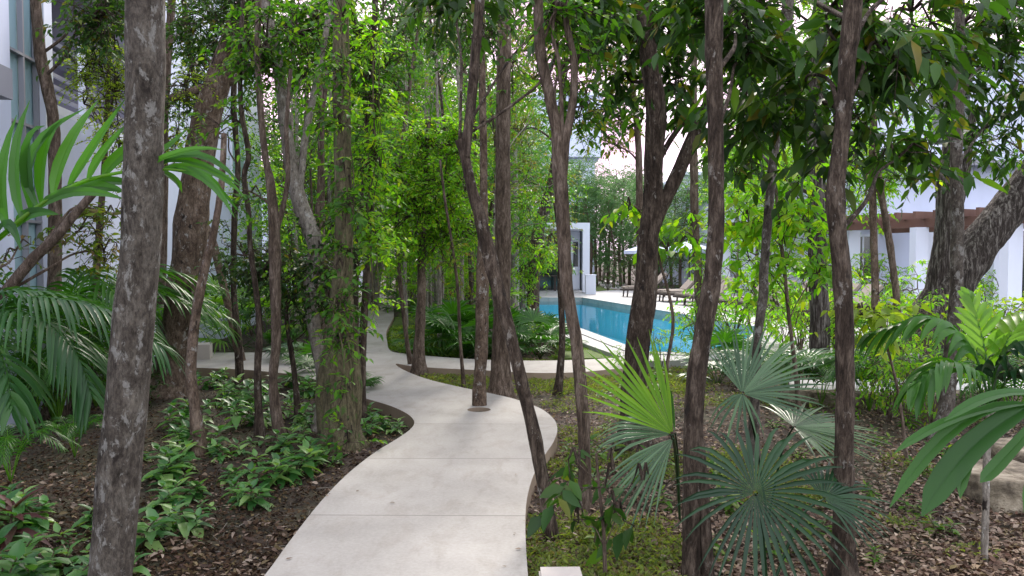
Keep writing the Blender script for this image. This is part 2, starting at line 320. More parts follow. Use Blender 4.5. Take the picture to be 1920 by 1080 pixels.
m, n, b, out = mat('hole_soil'); b.inputs['Base Color'].default_value = (.03, .022, .016, 1); b.inputs['Roughness'].default_value = 1; M['hole'] = m

# ------------------------------------------------------------------ ground, paths, deck, pool
def gp(lst, z=0.0): return [tuple(G(x, y, z)[:2]) for x, y in lst]
left_e = [(300, 1320), (400, 1188), (495, 1080), (545, 1012), (600, 942), (650, 890), (700, 850), (742, 824), (768, 806), (777, 791), (764, 776), (735, 762), (703, 752), (662, 740), (620, 722), (560, 704), (470, 694), (385, 690), (285, 688), (180, 690), (180, 664), (285, 662), (400, 661), (520, 661), (610, 662), (655, 655), (664, 630), (664, 590), (662, 560), (655, 541)]
right_e = [(705, 541), (732, 566), (738, 583), (737, 597), (725, 620), (726, 640), (733, 658)]
cross_up = [(770, 664), (850, 671), (930, 675), (1020, 676), (1100, 674), (1150, 671), (1200, 668)]
cross_lo = [(1200, 688), (1150, 692), (1080, 698), (1000, 699), (900, 694), (820, 690), (770, 686), (742, 682)]
right_l = [(756, 693), (796, 709), (851, 723), (918, 737), (965, 748), (1010, 764), (1036, 783), (1045, 803), (1038, 828), (1018, 858), (1000, 892), (989, 930), (985, 970), (986, 1020), (990, 1080), (1000, 1180), (1015, 1320)]
path_poly = gp(left_e) + gp(right_e) + gp(cross_up) + gp(cross_lo) + gp(right_l)
path_poly = [tuple(p) for p in spline(np.array(path_poly), 4, True)]
pool_px = [(940, 574), (1010, 589), (1095, 619), (1170, 647), (1208, 660), (1300, 663), (1400, 645), (1420, 613), (1297, 592), (1190, 574), (1092, 558), (940, 558)]
pool_poly = gp(pool_px)
deck_px = [(935, 585), (985, 600), (1085, 640), (1190, 677), (1310, 674), (1500, 668), (1700, 664), (1930, 645), (2100, 620), (2100, 560), (1700, 546), (1400, 541), (1180, 541), (1095, 548), (935, 549)]
deck_poly = gp(deck_px)
hole_c = G(898, 768)[:2]; hole = [(hole_c[0] + .125 * math.cos(a), hole_c[1] + .125 * math.sin(a)) for a in np.linspace(0, 2 * PI, 20, endpoint=False)]
def slab(name, outer, holes, z0, z1, mats, kind='structure', top_mi=0, side_mi=1):
    bm = bmesh.new()
    def loop(pl): 
        vs = [bm.verts.new((x, y, z1)) for x, y in pl]; return [bm.edges.new((vs[i], vs[(i + 1) % len(vs)])) for i in range(len(vs))]
    loops = [loop(outer)] + [loop(h) for h in holes]
    es = [e for l in loops for e in l]
    bmesh.ops.triangle_fill(bm, use_beauty=True, use_dissolve=False, edges=es)
    bm.normal_update()
    for f in bm.faces:
        if f.normal.z < 0: f.normal_flip()
        f.material_index = top_mi
    for l in loops:
        ring = {}
        for e in l:
            for v in e.verts:
                if v not in ring: ring[v] = bm.verts.new((v.co.x, v.co.y, z0))
        for e in l:
            a, b_ = e.verts; f = bm.faces.new((a, b_, ring[b_], ring[a])); f.material_index = side_mi
    bmesh.ops.recalc_face_normals(bm, faces=bm.faces[:])
    me = bpy.data.meshes.new(name); bm.to_mesh(me); bm.free()
    for m_ in mats: me.materials.append(m_)
    o = bpy.data.objects.new(name, me); C.objects.link(o); o['kind'] = kind; return o
slab('garden_path', path_poly, [hole], -.22, 0.0, [M['path'], M['edge']])
slab('pool_deck', deck_poly, [pool_poly], -.3, -.006, [M['deck'], M['coping']])
# pool coping ring
def offset(poly, d):
    p = np.array(poly); out = []
    area = sum(p[i][0] * p[(i + 1) % len(p)][1] - p[(i + 1) % len(p)][0] * p[i][1] for i in range(len(p)))
    sg = 1 if area > 0 else -1
    for i in range(len(p)):
        a, b_, c_ = p[i - 1], p[i], p[(i + 1) % len(p)]
        n1 = unit(np.array([(b_ - a)[1], -(b_ - a)[0]])); n2 = unit(np.array([(c_ - b_)[1], -(c_ - b_)[0]]))
        nn = unit(n1 + n2); k = d / max(.4, float(np.dot(nn, n1))); out.append(tuple(b_ + sg * nn * k))
    return out
slab('pool_coping', offset(pool_poly, .28), [offset(pool_poly, -.02)], -.004, .012, [M['coping'], M['coping']])
mb = MB(); pp = np.array(offset(pool_poly, .01)); npl = len(pp)
vv = np.vstack([np.c_[pp, np.full(npl, -.02)], np.c_[pp, np.full(npl, -1.3)]])
mb.add(vv, None, [(i, (i + 1) % npl, npl + (i + 1) % npl, npl + i) for i in range(npl)]); o = mb.build('pool_basin', M['tile'], smooth=False); o['kind'] = 'structure'
slab('pool_floor', pp.tolist(), [], -1.4, -1.29, [M['tile'], M['tile']])
bm = bmesh.new(); vs = [bm.verts.new((x, y, -.16)) for x, y in offset(pool_poly, .005)]; bm.faces.new(vs); me = bpy.data.meshes.new('pool_water'); bm.to_mesh(me); bm.free()
me.materials.append(M['water']); o = bpy.data.objects.new('pool_water', me); C.objects.link(o); o['kind'] = 'structure'
def gridlines(lo, hi, step, far):
    a = list(np.arange(lo, hi + .01, step)); s_ = step; x = hi; b_ = []
    while x < far: s_ *= 1.35; x += s_; b_.append(x)
    s_ = step; x = lo; c_ = []
    while x > -far: s_ *= 1.35; x -= s_; c_.append(x)
    return np.array(c_[::-1] + a + b_)
gx = gridlines(-14, 16, .22, 900); gy = gridlines(-2, 38, .22, 900)
X, Y = np.meshgrid(gx, gy); bumpz = .03 * (vnoise(X * 1.1, Y * 1.1, 3) - .5) * 2 + .014 * (vnoise(X * 4.3, Y * 4.3, 5) - .5) * 2
near = np.clip(1.3 - np.hypot(X, Y) / 45, 0, 1); Z = SOIL + bumpz * near - .02
inp = inpoly(X, Y, offset(pool_poly, .15)); nxg, nyg = len(gx), len(gy)
ii, jj = np.meshgrid(np.arange(nyg - 1), np.arange(nxg - 1), indexing='ij'); bad = inp[:-1, :-1] | inp[1:, :-1] | inp[:-1, 1:] | inp[1:, 1:]
a0 = (ii * nxg + jj)[~bad]; mb = MB(); mb.add(np.stack([X, Y, Z], -1).reshape(-1, 3), None, np.stack([a0, a0 + 1, a0 + nxg + 1, a0 + nxg], -1)); o = mb.build('ground', M['soil']); o['kind'] = 'structure'
def gz(x, y): return SOIL - .02 + (.03 * (vnoise(x * 1.1, y * 1.1, 3) - .5) * 2 + .014 * (vnoise(x * 4.3, y * 4.3, 5) - .5) * 2) * np.clip(1.3 - np.hypot(x, y) / 45, 0, 1)
mb = MB(); mb.add([(hole_c[0] + .19 * math.cos(a), hole_c[1] + .17 * math.sin(a), -.045) for a in np.linspace(0, 2 * PI, 20, endpoint=False)] + [(*hole_c, -.045)], [(i, (i + 1) % 20, 20) for i in range(20)])
o = mb.build('planting_hole_soil', M['hole']); o['kind'] = 'structure'
lawns = [gp([(742, 596), (800, 598), (870, 640), (870, 667), (800, 663), (745, 656), (733, 640), (732, 620)], -.1), gp([(975, 530), (1150, 531), (1150, 546), (1095, 547), (975, 548)], -.1),
         gp([(1060, 632), (1185, 672), (1165, 674), (1045, 674)], -.1)]
for k, l in enumerate(lawns): slab('lawn', l, [], -.2, -.075, [M['lawn'], M['lawn']])
slab('gravel_path', gp([(1135, 541), (1185, 542), (1150, 527), (1110, 525)], -.05), [], -.2, -.045, [M['deck'], M['edge']])
slab('stone_path', gp([(1480, 742), (1640, 748), (1790, 745), (1960, 735), (1960, 705), (1700, 712), (1480, 716)], -.06), [], -.2, -.04, [M['deck'], M['edge']])
def free(x, y):
    return ~(inpoly(x, y, path_poly) | inpoly(x, y, deck_poly))

# ------------------------------------------------------------------ litter, mulch, ground cover (nobody could count it)
def scatter(n, x0, x1, y0, y1):   # denser near the eye
    py = rng.uniform(y0, y1, n); px = rng.uniform(x0, x1, n)
    d = (EYE - SOIL) * F / (py - HZ); x = (px - 960) / F * d; y = d; m = free(x, y); return x[m], y[m]
def litter(name, n, box_, size, mats, detail, lift, tilt=.45, keep=None, label=''):
    x, y = scatter(n, *box_)
    if keep is not None: k = keep(x, y); x, y = x[k], y[k]
    n = len(x); a = rng.uniform(0, 2 * PI, n); D = np.c_[np.cos(a), np.sin(a), rng.normal(0, tilt * .5, n)]; U = np.c_[rng.normal(0, tilt, n), rng.normal(0, tilt, n), np.ones(n)]
    L = rng.uniform(*size, n) * (1 + .0 * y); Pn = np.c_[x, y, gz(x, y) + rng.uniform(0.003, lift, n)]
    m_ = MB(); m_.leaves(Pn, D, U, L, L * rng.uniform(.35, .6, n), .5, rng.uniform(-.3, .4, n), detail); o = m_.build(name, mats); return tag(o, label, None, None, 'stuff')
litter('leaf_litter', 52000, (950, 1990, 690, 1330), (.018, .06), M['litter'], 2, .04, label='brown and tan fallen leaves covering the right bed')
litter('leaf_litter', 12000, (950, 1990, 600, 700), (.06, .1), M['litter'], 1, .03, label='fallen leaves thinly scattered near the pool')
litter('mulch', 42000, (-100, 860, 640, 1330), (.015, .05), M['litter_dark'], 1, .03, .7, label='dark crumbly mulch covering the left bed')
litter('leaf_litter', 6500, (-100, 860, 680, 1250), (.02, .065), M['litter'], 2, .04, label='scattered fallen leaves on the dark left mulch', keep=lambda x, y: vnoise(x * 1.3, y * 1.3, 9) > .42)
n_ = 150; py_ = rng.uniform(600, 1300, n_); sd0 = rng.integers(0, 2, n_); xs_ = []; ys_ = []
for _ in range(900):
    g0 = G(rng.uniform(420, 1045), rng.uniform(690, 1250)); 
    if inpoly(g0[0], g0[1], path_poly):
        e_ = min(np.hypot(g0[0] - a[0], g0[1] - a[1]) for a in path_poly)
        if rng.uniform() < 0.004 + .45 * math.exp(-e_ / .07): xs_.append(g0[0]); ys_.append(g0[1])
xs_ = np.array(xs_); ys_ = np.array(ys_); n_ = len(xs_); a_ = rng.uniform(0, 6.28, n_); m_ = MB(); L_ = rng.uniform(.012, .05, n_)
m_.leaves(np.c_[xs_, ys_, np.full(n_, .006)], np.c_[np.cos(a_), np.sin(a_), np.zeros(n_)], np.tile([.1, 0, 1.], (n_, 1)), L_, L_ * .45, .3, -.05, 2); tag(m_.build('leaf_litter', M['litter']), 'a few small dry leaves lying on the pale path', None, None, 'stuff')
def sprigs(name, n, box_, h, mats, keep, label, per=7, spread=.05):
    x, y = scatter(n, *box_); k = keep(x, y); x, y = x[k], y[k]; n = len(x)
    x = np.repeat(x, per); y = np.repeat(y, per); N = len(x); x = x + rng.normal(0, spread, N); y = y + rng.normal(0, spread, N); k = free(x, y); x, y = x[k], y[k]; N = len(x)
    a = rng.uniform(0, 2 * PI, N); D = np.c_[np.cos(a) * .8, np.sin(a) * .8, rng.uniform(.3, 1.2, N)]; L = rng.uniform(*h, N)
    m_ = MB(); m_.leaves(np.c_[x, y, gz(x, y)+ rng.uniform(0, .05, N)], D, np.c_[rng.normal(0, .6, N), rng.normal(0, .6, N), np.ones(N)], L, L * .38, .3, .3, 1)
    return tag(m_.build(name, mats), label, None, None, 'stuff')
sprigs('ground_cover', 9000, (990, 1900, 690, 1300), (.018, .045), M['moss'], lambda x, y: vnoise(x * 1.5, y * 1.1, 21) + .55 * vnoise(x * 4.5, y * 4.5, 4) - .12 * np.clip((x/y-.15)*3,0,1.5) > .90, 'soft yellow green ground cover in the right bed', 13)
sprigs('ground_cover', 2500, (780, 1320, 676, 740), (.03, .06), M['moss'], lambda x, y: vnoise(x * 1.2, y * 1.2, 25) > .2, 'low green cover between the two paths', 8, .08)
sprigs('lawn_grass', 4200, (735, 880, 592, 672), (.04, .08), M['grass'], lambda x, y: inpoly(x, y, lawns[0]), 'short grass on the small lawn by the path', 8, .1)
sprigs('lawn_grass', 3000, (1040, 1190, 630, 680), (.03, .06), M['grass'], lambda x, y: inpoly(x, y, lawns[2]), 'short grass beside the pool deck', 8, .08)

xx_, yy_ = scatter(700, -100, 1990, 680, 1300); aa_ = rng.uniform(0, 6.28, len(xx_)); ll_ = rng.uniform(.04, .22, len(xx_)); m_ = MB(); z0_ = gz(xx_, yy_) + .012
m_.sticks(np.c_[xx_, yy_, z0_], np.c_[xx_ + np.cos(aa_) * ll_, yy_ + np.sin(aa_) * ll_, z0_ + rng.uniform(0, .03, len(xx_))], .004, .002); tag(m_.build('fallen_twigs', M['bark_pale']), 'thin fallen twigs strewn over both beds', None, None, 'stuff')
# ------------------------------------------------------------------ foliage
LT = {  # leaf kinds: length, width ratio, droop, leaves per twig, twig length, clump radius, material
    'small': (.075, .48, .35, 8, .26, .22), 'tiny': (.045, .5, .2, 10, .22, .2), 'mid': (.10, .42, .5, 8, .32, .28),
    'big': (.165, .36, .55, 7, .34, .26), 'wide': (.13, .5, .6, 7, .3, .24), 'far': (.15, .5, .3, 9, .5, .45)}
def foliage(mbl, c, r, n, kind, detail, rg, mi_leaf=0, mi_twig=1, hub=None, twigs=True, face=0.0, gap=1.0):
    L0, wr, droop, per, tl, cr = LT[kind]; c = np.asarray(c, float); r = np.asarray(r, float)
    K = max(2, int(n / (per * 7))); u = unit(rg.normal(size=(K, 3))) * rg.uniform(.15, 1, (K, 1)) ** .5; cc = c + u * r
    nt_ = max(1, int(n / per)); ci = rg.integers(0, K, nt_)
    td = unit(rg.normal(size=(nt_, 3)) * [1, 1, .6] + [0, 0, -.1] + .5 * u[ci]); A = cc[ci] + rg.normal(size=(nt_, 3)) * cr * .45 * min(1.0, r.mean() / cr)
    tl_ = tl * rg.uniform(.6, 1.3, nt_)
    k = np.tile(np.arange(per), nt_); ti = np.repeat(np.arange(nt_), per); t = (k + .6) / per
    d = td[ti]; Pn = A[ti] + d * (tl_[ti] * t)[:, None] + np.c_[np.zeros(len(t)), np.zeros(len(t)), -.25 * tl_[ti] * t * t]
    side = unit(np.cross(d, [0, 0, 1.])) * np.where(k % 2, 1, -1)[:, None]
    D = unit(.55 * d + side * .8 + rg.normal(size=d.shape) * .28 + np.array([0, 0, -droop]))
    U = rg.normal(size=d.shape) * .38 + [0, 0, 1.]
    L = L0 * rg.uniform(.65, 1.2, len(t))
    mbl.leaves(Pn, D, U, L, L * wr * rg.uniform(.8, 1.15, len(t)), .3, rg.uniform(0, .35, len(t)), detail, mi_leaf)
    if twigs:
        B = A + td * tl_[:, None] - np.array([0, 0, .25]) * tl_[:, None]
        mbl.sticks(A, B, .0035, .0015, mi_twig); h = c if hub is None else np.asarray(hub, float)
        mid = (cc + h) / 2 + [0, 0, .08]; mbl.sticks(np.repeat(h[None], K, 0), mid, .012, .009, mi_twig); mbl.sticks(mid, cc, .009, .005, mi_twig); mbl.sticks(cc[ci], A, .004, .0035, mi_twig)
NM = 1.55
def limb(mbt, a, b, r0, r1, rg, sag=.15):
    r1 = min(r1, r0 * .7)
    a = np.asarray(a); b = np.asarray(b); L = np.linalg.norm(b - a); m1 = a * .65 + b * .35 + rg.normal(size=3) * .06 * L + [0, 0, sag * L * .5]; m2 = a * .3 + b * .7 + rg.normal(size=3) * .06 * L + [0, 0, sag * L * .6]
    p = spline([a, m1, m2, b], 4); mbt.tube(p, np.linspace(r0, r1, len(p)), 6, 0, .1)
def tree(name, label, base, pts, bark, crown=(), leaf='leaf_mid', kind='small', detail=2, forks=(), sides=14, flare=1.55, rough=.1, ridge=0, group='trees of the garden', seed=0, lean=0.0, cat='tree', zbase=None, top=True, stub=None):
    """pts: (x, y, width) in photo pixels from the base up; every stem keeps its own distance from the eye"""
    rg = np.random.default_rng(seed + 100); zb = SOIL if zbase is None else zbase
    b = G(base[0], base[1], zb); d0 = b[1]
    def world(plist, dd0=0, dd1=0):
        n_ = len(plist); out = []
        for i, q in enumerate(plist):
            dep = d0 + dd0 + (dd1 - dd0) * i / max(n_ - 1, 1) + (q[3] if len(q) > 3 else 0)
            out.append(np.r_[P(q[0], q[1], dep), q[2] / 2 / F * dep])
        return out
    root = thing(name, label, cat, (b[0], b[1], zb), group)
    W_ = world(pts, 0, lean)
    if pts[-1][1] < 8 and top:
        e = W_[-1].copy(); dv = unit(W_[-1][:3] - W_[-2][:3]); dv = unit(dv + [0, 0, .7]); e[:3] += dv * 1.6; e[3] *= .8; W_.append(e); e = e.copy(); e[:3] += dv * 1.3; e[3] *= .6; W_.append(e)
    S = spline(W_, 7); S = np.vstack([[*(S[0][:3] - [0, 0, .2]), S[0][3] * 1.1], S])
    z_ = S[:, 2] - zb; S[:, 3] *= 1 + (flare - 1) * np.exp(-np.clip(z_, 0, 9) / .13)
    mt = MB(); mt.tube(S[:, :3], S[:, 3], sides, 0, rough, True, seed, ridge)
    for fk in forks:
        f_ = spline(world(fk, fk[0][3] if len(fk[0]) > 3 else 0, fk[0][3] if len(fk[0]) > 3 else 0), 5) if False else spline(world([q[:3] for q in fk], 0, lean * .5), 6)
        mt.tube(f_[:, :3], f_[:, 3], max(6, sides - 4), 0, rough, True, seed + 3, ridge)
    mc = MB(); hub_pts = S[:, :3]
    for bl in crown:
        px, py, rx, ry, dd, n_ = bl[:6]; lm = bl[6] if len(bl) > 6 else None
        dep = d0 + dd + (.55 if kind == 'big' else 0); c_ = P(px, py, dep); r_ = np.array([rx / F * dep, max(rx, ry) / F * dep * .8, ry / F * dep])
        dist = np.linalg.norm(hub_pts - c_, axis=1) + .8 * np.abs(hub_pts[:, 2] - (c_[2] - .5)); k = int(np.argmin(dist)); rr = min(S[k, 3] * .33, .035)
        if np.linalg.norm(hub_pts[k] - c_) > S[k, 3] * 2: limb(mt, hub_pts[k], c_, max(rr, .0035), .007, rg)
        foliage(mc, c_, r_, int(n_ * (1.75 if kind == 'big' else 1.5 if kind == 'wide' else NM)), kind, detail, rg)
    mt.build('trunk', M[bark], root, (b[0], b[1], zb))
    if mc.n: mc.build('crown', [M[leaf], M['bark_dark']], root, (b[0], b[1], zb))
    return root

# ------------------------------------------------------------------ buildings
O_ = np.array([-5.3, 9.0]); T_ = unit(np.array([-.134, 1.])); N_ = np.array([T_[1], -T_[0]])
def fb(y, out, z): p = O_ + T_ * ((y - 9) / T_[1]) + N_ * out; return np.array([p[0], p[1], z])
def fbox(m_, y0, y1, o0, o1, z0, z1, mi=0):
    c = (fb(y0, o0, z0) + fb(y1, o1, z1)) / 2; m_.box(c, ((y1 - y0) / T_[1], abs(o1 - o0), z1 - z0), (T_[0], T_[1], 0), mi)
def part(name, m_, root, mt_, smooth=False): return m_.build(name, mt_, root, np.array(root.matrix_basis.translation) if root.type == 'EMPTY' and root.parent is None else root.get('_o', (0, 0, 0)), smooth)
lb = thing('villa', 'white stucco villa with tall pale blue glazing and a recessed balcony, left of the path', 'building', fb(12, 0, SOIL)); bpy.context.view_layer.update()
LO = np.array(fb(12, 0, SOIL))
def lbp(name, m_, mt_, parent=None): return m_.build(name, mt_, parent or lb, LO, False)
m_ = MB()
fbox(m_, 2, 8.05, -.3, 0, -.4, 7.2); fbox(m_, 8.05, 8.75, -.3, 0, -.4, 1.2); fbox(m_, 8.95, 12.6, -.3, 0, -.4, 3.3)
fbox(m_, 12.6, 21.4, -.3, 0, -.4, 7.2); fbox(m_, 8.95, 12.6, -.3, 0, 5.9, 7.2); fbox(m_, 21.4, 21.7, -8, 0.002, -.4, 7.2); fbox(m_, 8.05, 8.75, -.3, 0, 6.2, 7.2)
lbp('wall', m_, M['stucco'])
m_ = MB(); fbox(m_, 8.752, 8.948, -.32, .03, -.4, 7.2); lbp('pilaster', m_, M['white'])
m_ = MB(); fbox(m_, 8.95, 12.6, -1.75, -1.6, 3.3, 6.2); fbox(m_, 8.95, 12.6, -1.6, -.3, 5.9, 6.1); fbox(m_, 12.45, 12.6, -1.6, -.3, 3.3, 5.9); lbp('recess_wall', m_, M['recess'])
m_ = MB(); fbox(m_, 8.95, 12.6, -1.6, .002, 3.3, 3.40); lbp('balcony_slab', m_, M['white'])
m_ = MB()
for z in (3.55, 3.66, 3.8): fbox(m_, 8.95, 12.6, -.2, -.16, z, z + .045)
for z in (4.5, 4.66): fbox(m_, 8.95, 12.6, -1.2, -.95, z, z + .07)
lbp('railing', m_, M['grey'])
m_ = MB(); fbox(m_, 10.0, 10.06, -.12, -.05, 3.4, 4.35); lbp('post', m_, M['white'])
m_ = MB(); fbox(m_, 4.6, 7.2, .0, .42, 3.08, 3.36); lbp('canopy', m_, M['grey'])
wf = MB()
for z in (1.2, 2.0, 3.04, 3.78, 4.9, 6.14): fbox(wf, 8.05, 8.75, -.09, -.03, z, z + .03)
for y in (8.05, 8.4, 8.72): fbox(wf, y, y + .03, -.088, -.032, 1.2, 6.2)
wo_ = lbp('window', wf, M['grey']); m_ = MB(); fbox(m_, 8.05, 8.75, -.16, -.1, 1.2, 6.2); m_.build('pane', M['glass'], wo_, LO, False)
m_ = MB(); fbox(m_, 2, 21.7, -.4, .08, 7.2, 7.35); lbp('roof_edge', m_, M['white'])
for (ya, yb, za, zb2) in ((15.0, 16.2, 3.6, 5.2), (18.0, 19.4, 3.6, 5.2), (14.2, 15.0, .7, 2.3)):
    wf = MB(); fbox(wf, ya - .06, yb + .06, 0, .04, za - .06, za); fbox(wf, ya - .06, yb + .06, 0, .04, zb2, zb2 + .06); fbox(wf, ya - .06, ya, 0, .038, za, zb2); fbox(wf, yb, yb + .06, 0, .038, za, zb2); fbox(wf, (ya + yb) / 2 - .02, (ya + yb) / 2 + .02, .012, .036, za, zb2)
    o = lbp('window', wf, M['white']); m_ = MB(); fbox(m_, ya, yb, -.001, .012, za, zb2); m_.build('pane', M['glass'], o, LO, False)
# vine hanging over the balcony: part of the creeper later
def block_building(name, label, boxes, wins, eaves, base, mt_='stucco'):
    r_ = thing(name, label, 'building', base); m_ = MB(); 
    for (x0, x1, y0, y1, z0, z1) in boxes: m_.box(((x0 + x1) / 2, (y0 + y1) / 2, (z0 + z1) / 2), (x1 - x0, y1 - y0, z1 - z0))
    m_.build('wall', M[mt_], r_, base, False)
    for (x0, x1, y0, y1, z0, z1, k) in eaves:
        m_ = MB(); m_.box(((x0 + x1) / 2, (y0 + y1) / 2, (z0 + z1) / 2), (x1 - x0, y1 - y0, z1 - z0)); m_.build('eave', M[k], r_, base, False)
    for (x0, x1, y, z0, z1) in wins:
        m_ = MB(); t = .09; xc = (x0 + x1) / 2; zc = (z0 + z1) / 2
        m_.box((xc, y - .03, z0 - t / 2), (x1 - x0 + 2 * t, .06, t)); m_.box((xc, y - .03, z1 + t / 2), (x1 - x0 + 2 * t, .06, t))
        m_.box((x0 - t / 2, y - .028, zc), (t, .056, z1 - z0)); m_.box((x1 + t / 2, y - .028, zc), (t, .056, z1 - z0)); m_.box((xc, y - .026, zc), (.06, .05, z1 - z0))
        f_ = m_.build('window', M['white'], r_, base, False); m_ = MB(); m_.box((xc, y - .008, zc), (x1 - x0, .02, z1 - z0)); m_.build('pane', M['dark_glass'], f_, base, False)
    return r_
block_building('villa', 'white flat roofed villa behind the pergola on the right', [(10.8, 34, 27.5, 45, -.3, 4.85), (14, 34, 30, 45, 4.85, 9.5)],
    [(14.4, 15.1, 27.5, .1, 2.6), (17.5, 19.6, 27.5, .1, 2.6), (21.5, 23.2, 27.5, .9, 2.5), (16, 17.6, 30, 6, 8), (20, 22, 30, 6, 8), (12.0, 12.9, 27.5, .9, 2.4)],
    [(10.4, 34.4, 26.8, 45.3, 4.85, 5.02, 'grey'), (13.7, 34.2, 29.6, 45, 9.5, 9.7, 'white'), (14.0, 17.0, 26.3, 27.49, 3.05, 3.17, 'grey')], (20, 27.5, SOIL))
block_building('villa', 'distant white villa seen high above the trees behind the pavilion', [(2.2, 6.4, 60, 70, -.3, 9.4), (1.7, 6.8, 59.2, 70, 9.4, 14)],
    [(2.6, 3.8, 60, 4, 6), (4.6, 5.8, 60, 4, 6)], [(1.5, 7.0, 59, 70.2, 14, 14.25, 'white')], (4, 60, SOIL))
block_building('villa', 'far white villa with railed windows behind the parasols', [(11.2, 19, 50, 60, -.3, 7.0)],
    [(12.2, 13.2, 50, 3.2, 5.0), (14.2, 15.2, 50, 3.2, 5.0), (12.2, 13.2, 50, .4, 2.3), (16.2, 17.2, 50, 3.2, 5)], [(11, 19.3, 49.7, 60.3, 7, 7.2, 'white')], (15, 50, SOIL))
block_building('villa', 'low white villa wall glimpsed behind the woodland beyond the path', [(-22, -9.5, 44, 56, -.3, 6.5)], [(-14, -12.5, 44, .5, 2.5), (-19, -17, 44, .5, 2.5)], [(-22.3, -9.2, 43.7, 56.3, 6.5, 6.7, 'white')], (-15, 44, SOIL))
# pavilion
pb = (2.0, 37.0, 0.0); pv = thing('pavilion', 'small white framed pool pavilion with a glazed door at the far end of the pool', 'pavilion', pb)
def bpart(nm, boxes, mt_, par, org):
    m_ = MB()
    for c_, s_ in boxes: m_.box(c_, s_)
    return m_.build(nm, M[mt_], par, org, False)
bpart('column', [((3.53, 37, 1.5), (.33, .4, 3.06))], 'white', pv, pb); bpart('column', [((.1, 37, 1.5), (.33, .4, 3.06))], 'white', pv, pb)
bpart('roof', [((1.82, 39.5, 3.18), (3.76, 5.4, .3))], 'white', pv, pb); bpart('floor_slab', [((1.82, 39.6, -.03), (4.2, 6, .12))], 'deck', pv, pb)
bpart('wall', [((3.2, 39.6, 1.5), (.55, .12, 3.04)), ((3.62, 40.6, 1.5), (.14, 3, 3.04)), ((1.82, 42.1, 1.5), (3.7, .14, 3.04)), ((.03, 40.6, 1.5), (.14, 3, 3.04))], 'white', pv, pb)
dr = bpart('door', [((3.22, 39.52, 1.3), (.42, .06, 2.5))], 'white', pv, pb); bpart('glass', [((3.24, 39.48, 1.85), (.26, .03, 1.25))], 'dark_glass', dr, pb); bpart('handle', [((3.06, 39.46, 1.15), (.04, .05, .2))], 'grey', dr, pb)
bpart('window', [((1.5, 39.6, 1.5), (2.8, .05, 2.95))], 'dark_glass', pv, pb)
pl = thing('planter', 'low square white pillar in front of the pavilion column', 'planter', (3.6, 35.6, 0)); bpart('body', [((3.62, 35.7, .42), (.46, .46, .86))], 'white', pl, (3.6, 35.6, 0)); bpart('cap', [((3.62, 35.7, .87), (.5, .5, .05))], 'white', pl, (3.6, 35.6, 0))
tb = thing('table', 'dark table standing inside the pavilion', 'table', (1.6, 38.2, .03)); bpart('tabletop', [((1.6, 38.2, .78), (1.2, .8, .05))], 'wicker', tb, (1.6, 38.2, .03))
for a in (-1, 1):
    for b_ in (-1, 1): bpart('leg', [((1.6 + a * .52, 38.2 + b_ * .33, .40), (.06, .06, .72))], 'wicker', tb, (1.6, 38.2, .03))
# pergola
def XY(px, y): return (px - 960) / F * y
pgp = [(1358, 30.0), (1597, 25.0), (1722, 22.2), (1895, 19.8), (2080, 17.8)]; A_ = np.array([XY(*q) for q in pgp]); pgb = (XY(1722, 22.2), 22.2, 0)
pg = thing('pergola', 'brown timber pergola on white square posts beside the loungers', 'pergola', pgb)
P3 = [np.array([XY(x, y), y]) for x, y in pgp]; dirp = unit(P3[-1] - P3[0]); nrm = np.array([-dirp[1], dirp[0]]) * 1.0
if nrm[1] < 0: nrm = -nrm
for p in P3: bpart('post', [((p[0], p[1], 1.25), (.36, .36, 2.52))], 'white', pg, pgb)
for p in P3[:-1]: q = p + nrm * 3.4; bpart('post', [((q[0], q[1], 1.25), (.36, .36, 2.52))], 'white', pg, pgb)
for off in (0, 3.4):
    a, b_ = P3[0] + nrm * off - dirp * .6, P3[-1] + nrm * off + dirp * .5; m_ = MB(); m_.box((*((a + b_) / 2), 2.63), (np.linalg.norm(b_ - a), .16, .24), (*dirp, 0)); m_.build('beam', M['wood'], pg, pgb, False)
Lp = np.linalg.norm(P3[-1] - P3[0])
for k in range(int(Lp / .62)):
    a = P3[0] + dirp * (k * .62) + nrm * 1.7; m_ = MB(); m_.box((*a, 2.85), (4.4, .1, .2), (*nrm, 0)); m_.build('rafter', M['wood'], pg, pgb, False)
# bollard lights and concrete blocks
def blockthing(name, label, cat, x, y, z0, sx, sz, rot=0.0, mt_='blockstone', cap='stucco'):
    ax = (math.cos(rot), math.sin(rot), 0); r_ = thing(name, label, cat, (x, y, z0))
    bm = bmesh.new(); bmesh.ops.create_cube(bm, size=1)
    for v in bm.verts: v.co = Vector((v.co.x * sx, v.co.y * sx, (v.co.z + .5) * sz))
    bmesh.ops.bevel(bm, geom=bm.edges[:], offset=.008, segments=2, affect='EDGES'); bmesh.ops.rotate(bm, cent=(0, 0, 0), matrix=__import__('mathutils').Matrix.Rotation(rot, 3, 'Z'), verts=bm.verts)
    me = bpy.data.meshes.new('body'); bm.to_mesh(me); bm.free(); me.materials.append(M[mt_]); o = bpy.data.objects.new('body', me); C.objects.link(o); o.parent = r_
    if cap:
        m_ = MB(); m_.box((0, 0, sz + .006), (sx - .014, sx - .014, .014), ax); m_.build('cap', M[cap], r_, (0, 0, 0), False)
        m_ = MB(); m_.box((-math.sin(rot) * -1 * (sx / 2) * -1 * -1, -math.cos(rot) * (sx / 2 + .002), sz * .55), (sx * .7, .008, sz * .35), ax); m_.build('lens', M['recess'], r_, (0, 0, 0), False)
    return r_
g_ = G(1053, 1075, .12); blockthing('path_light', 'low square concrete path light at the front right edge of the path', 'light', g_[0], g_[1], SOIL - .03, .205, .25, 0.02, 'blockstone', 'blockstone')
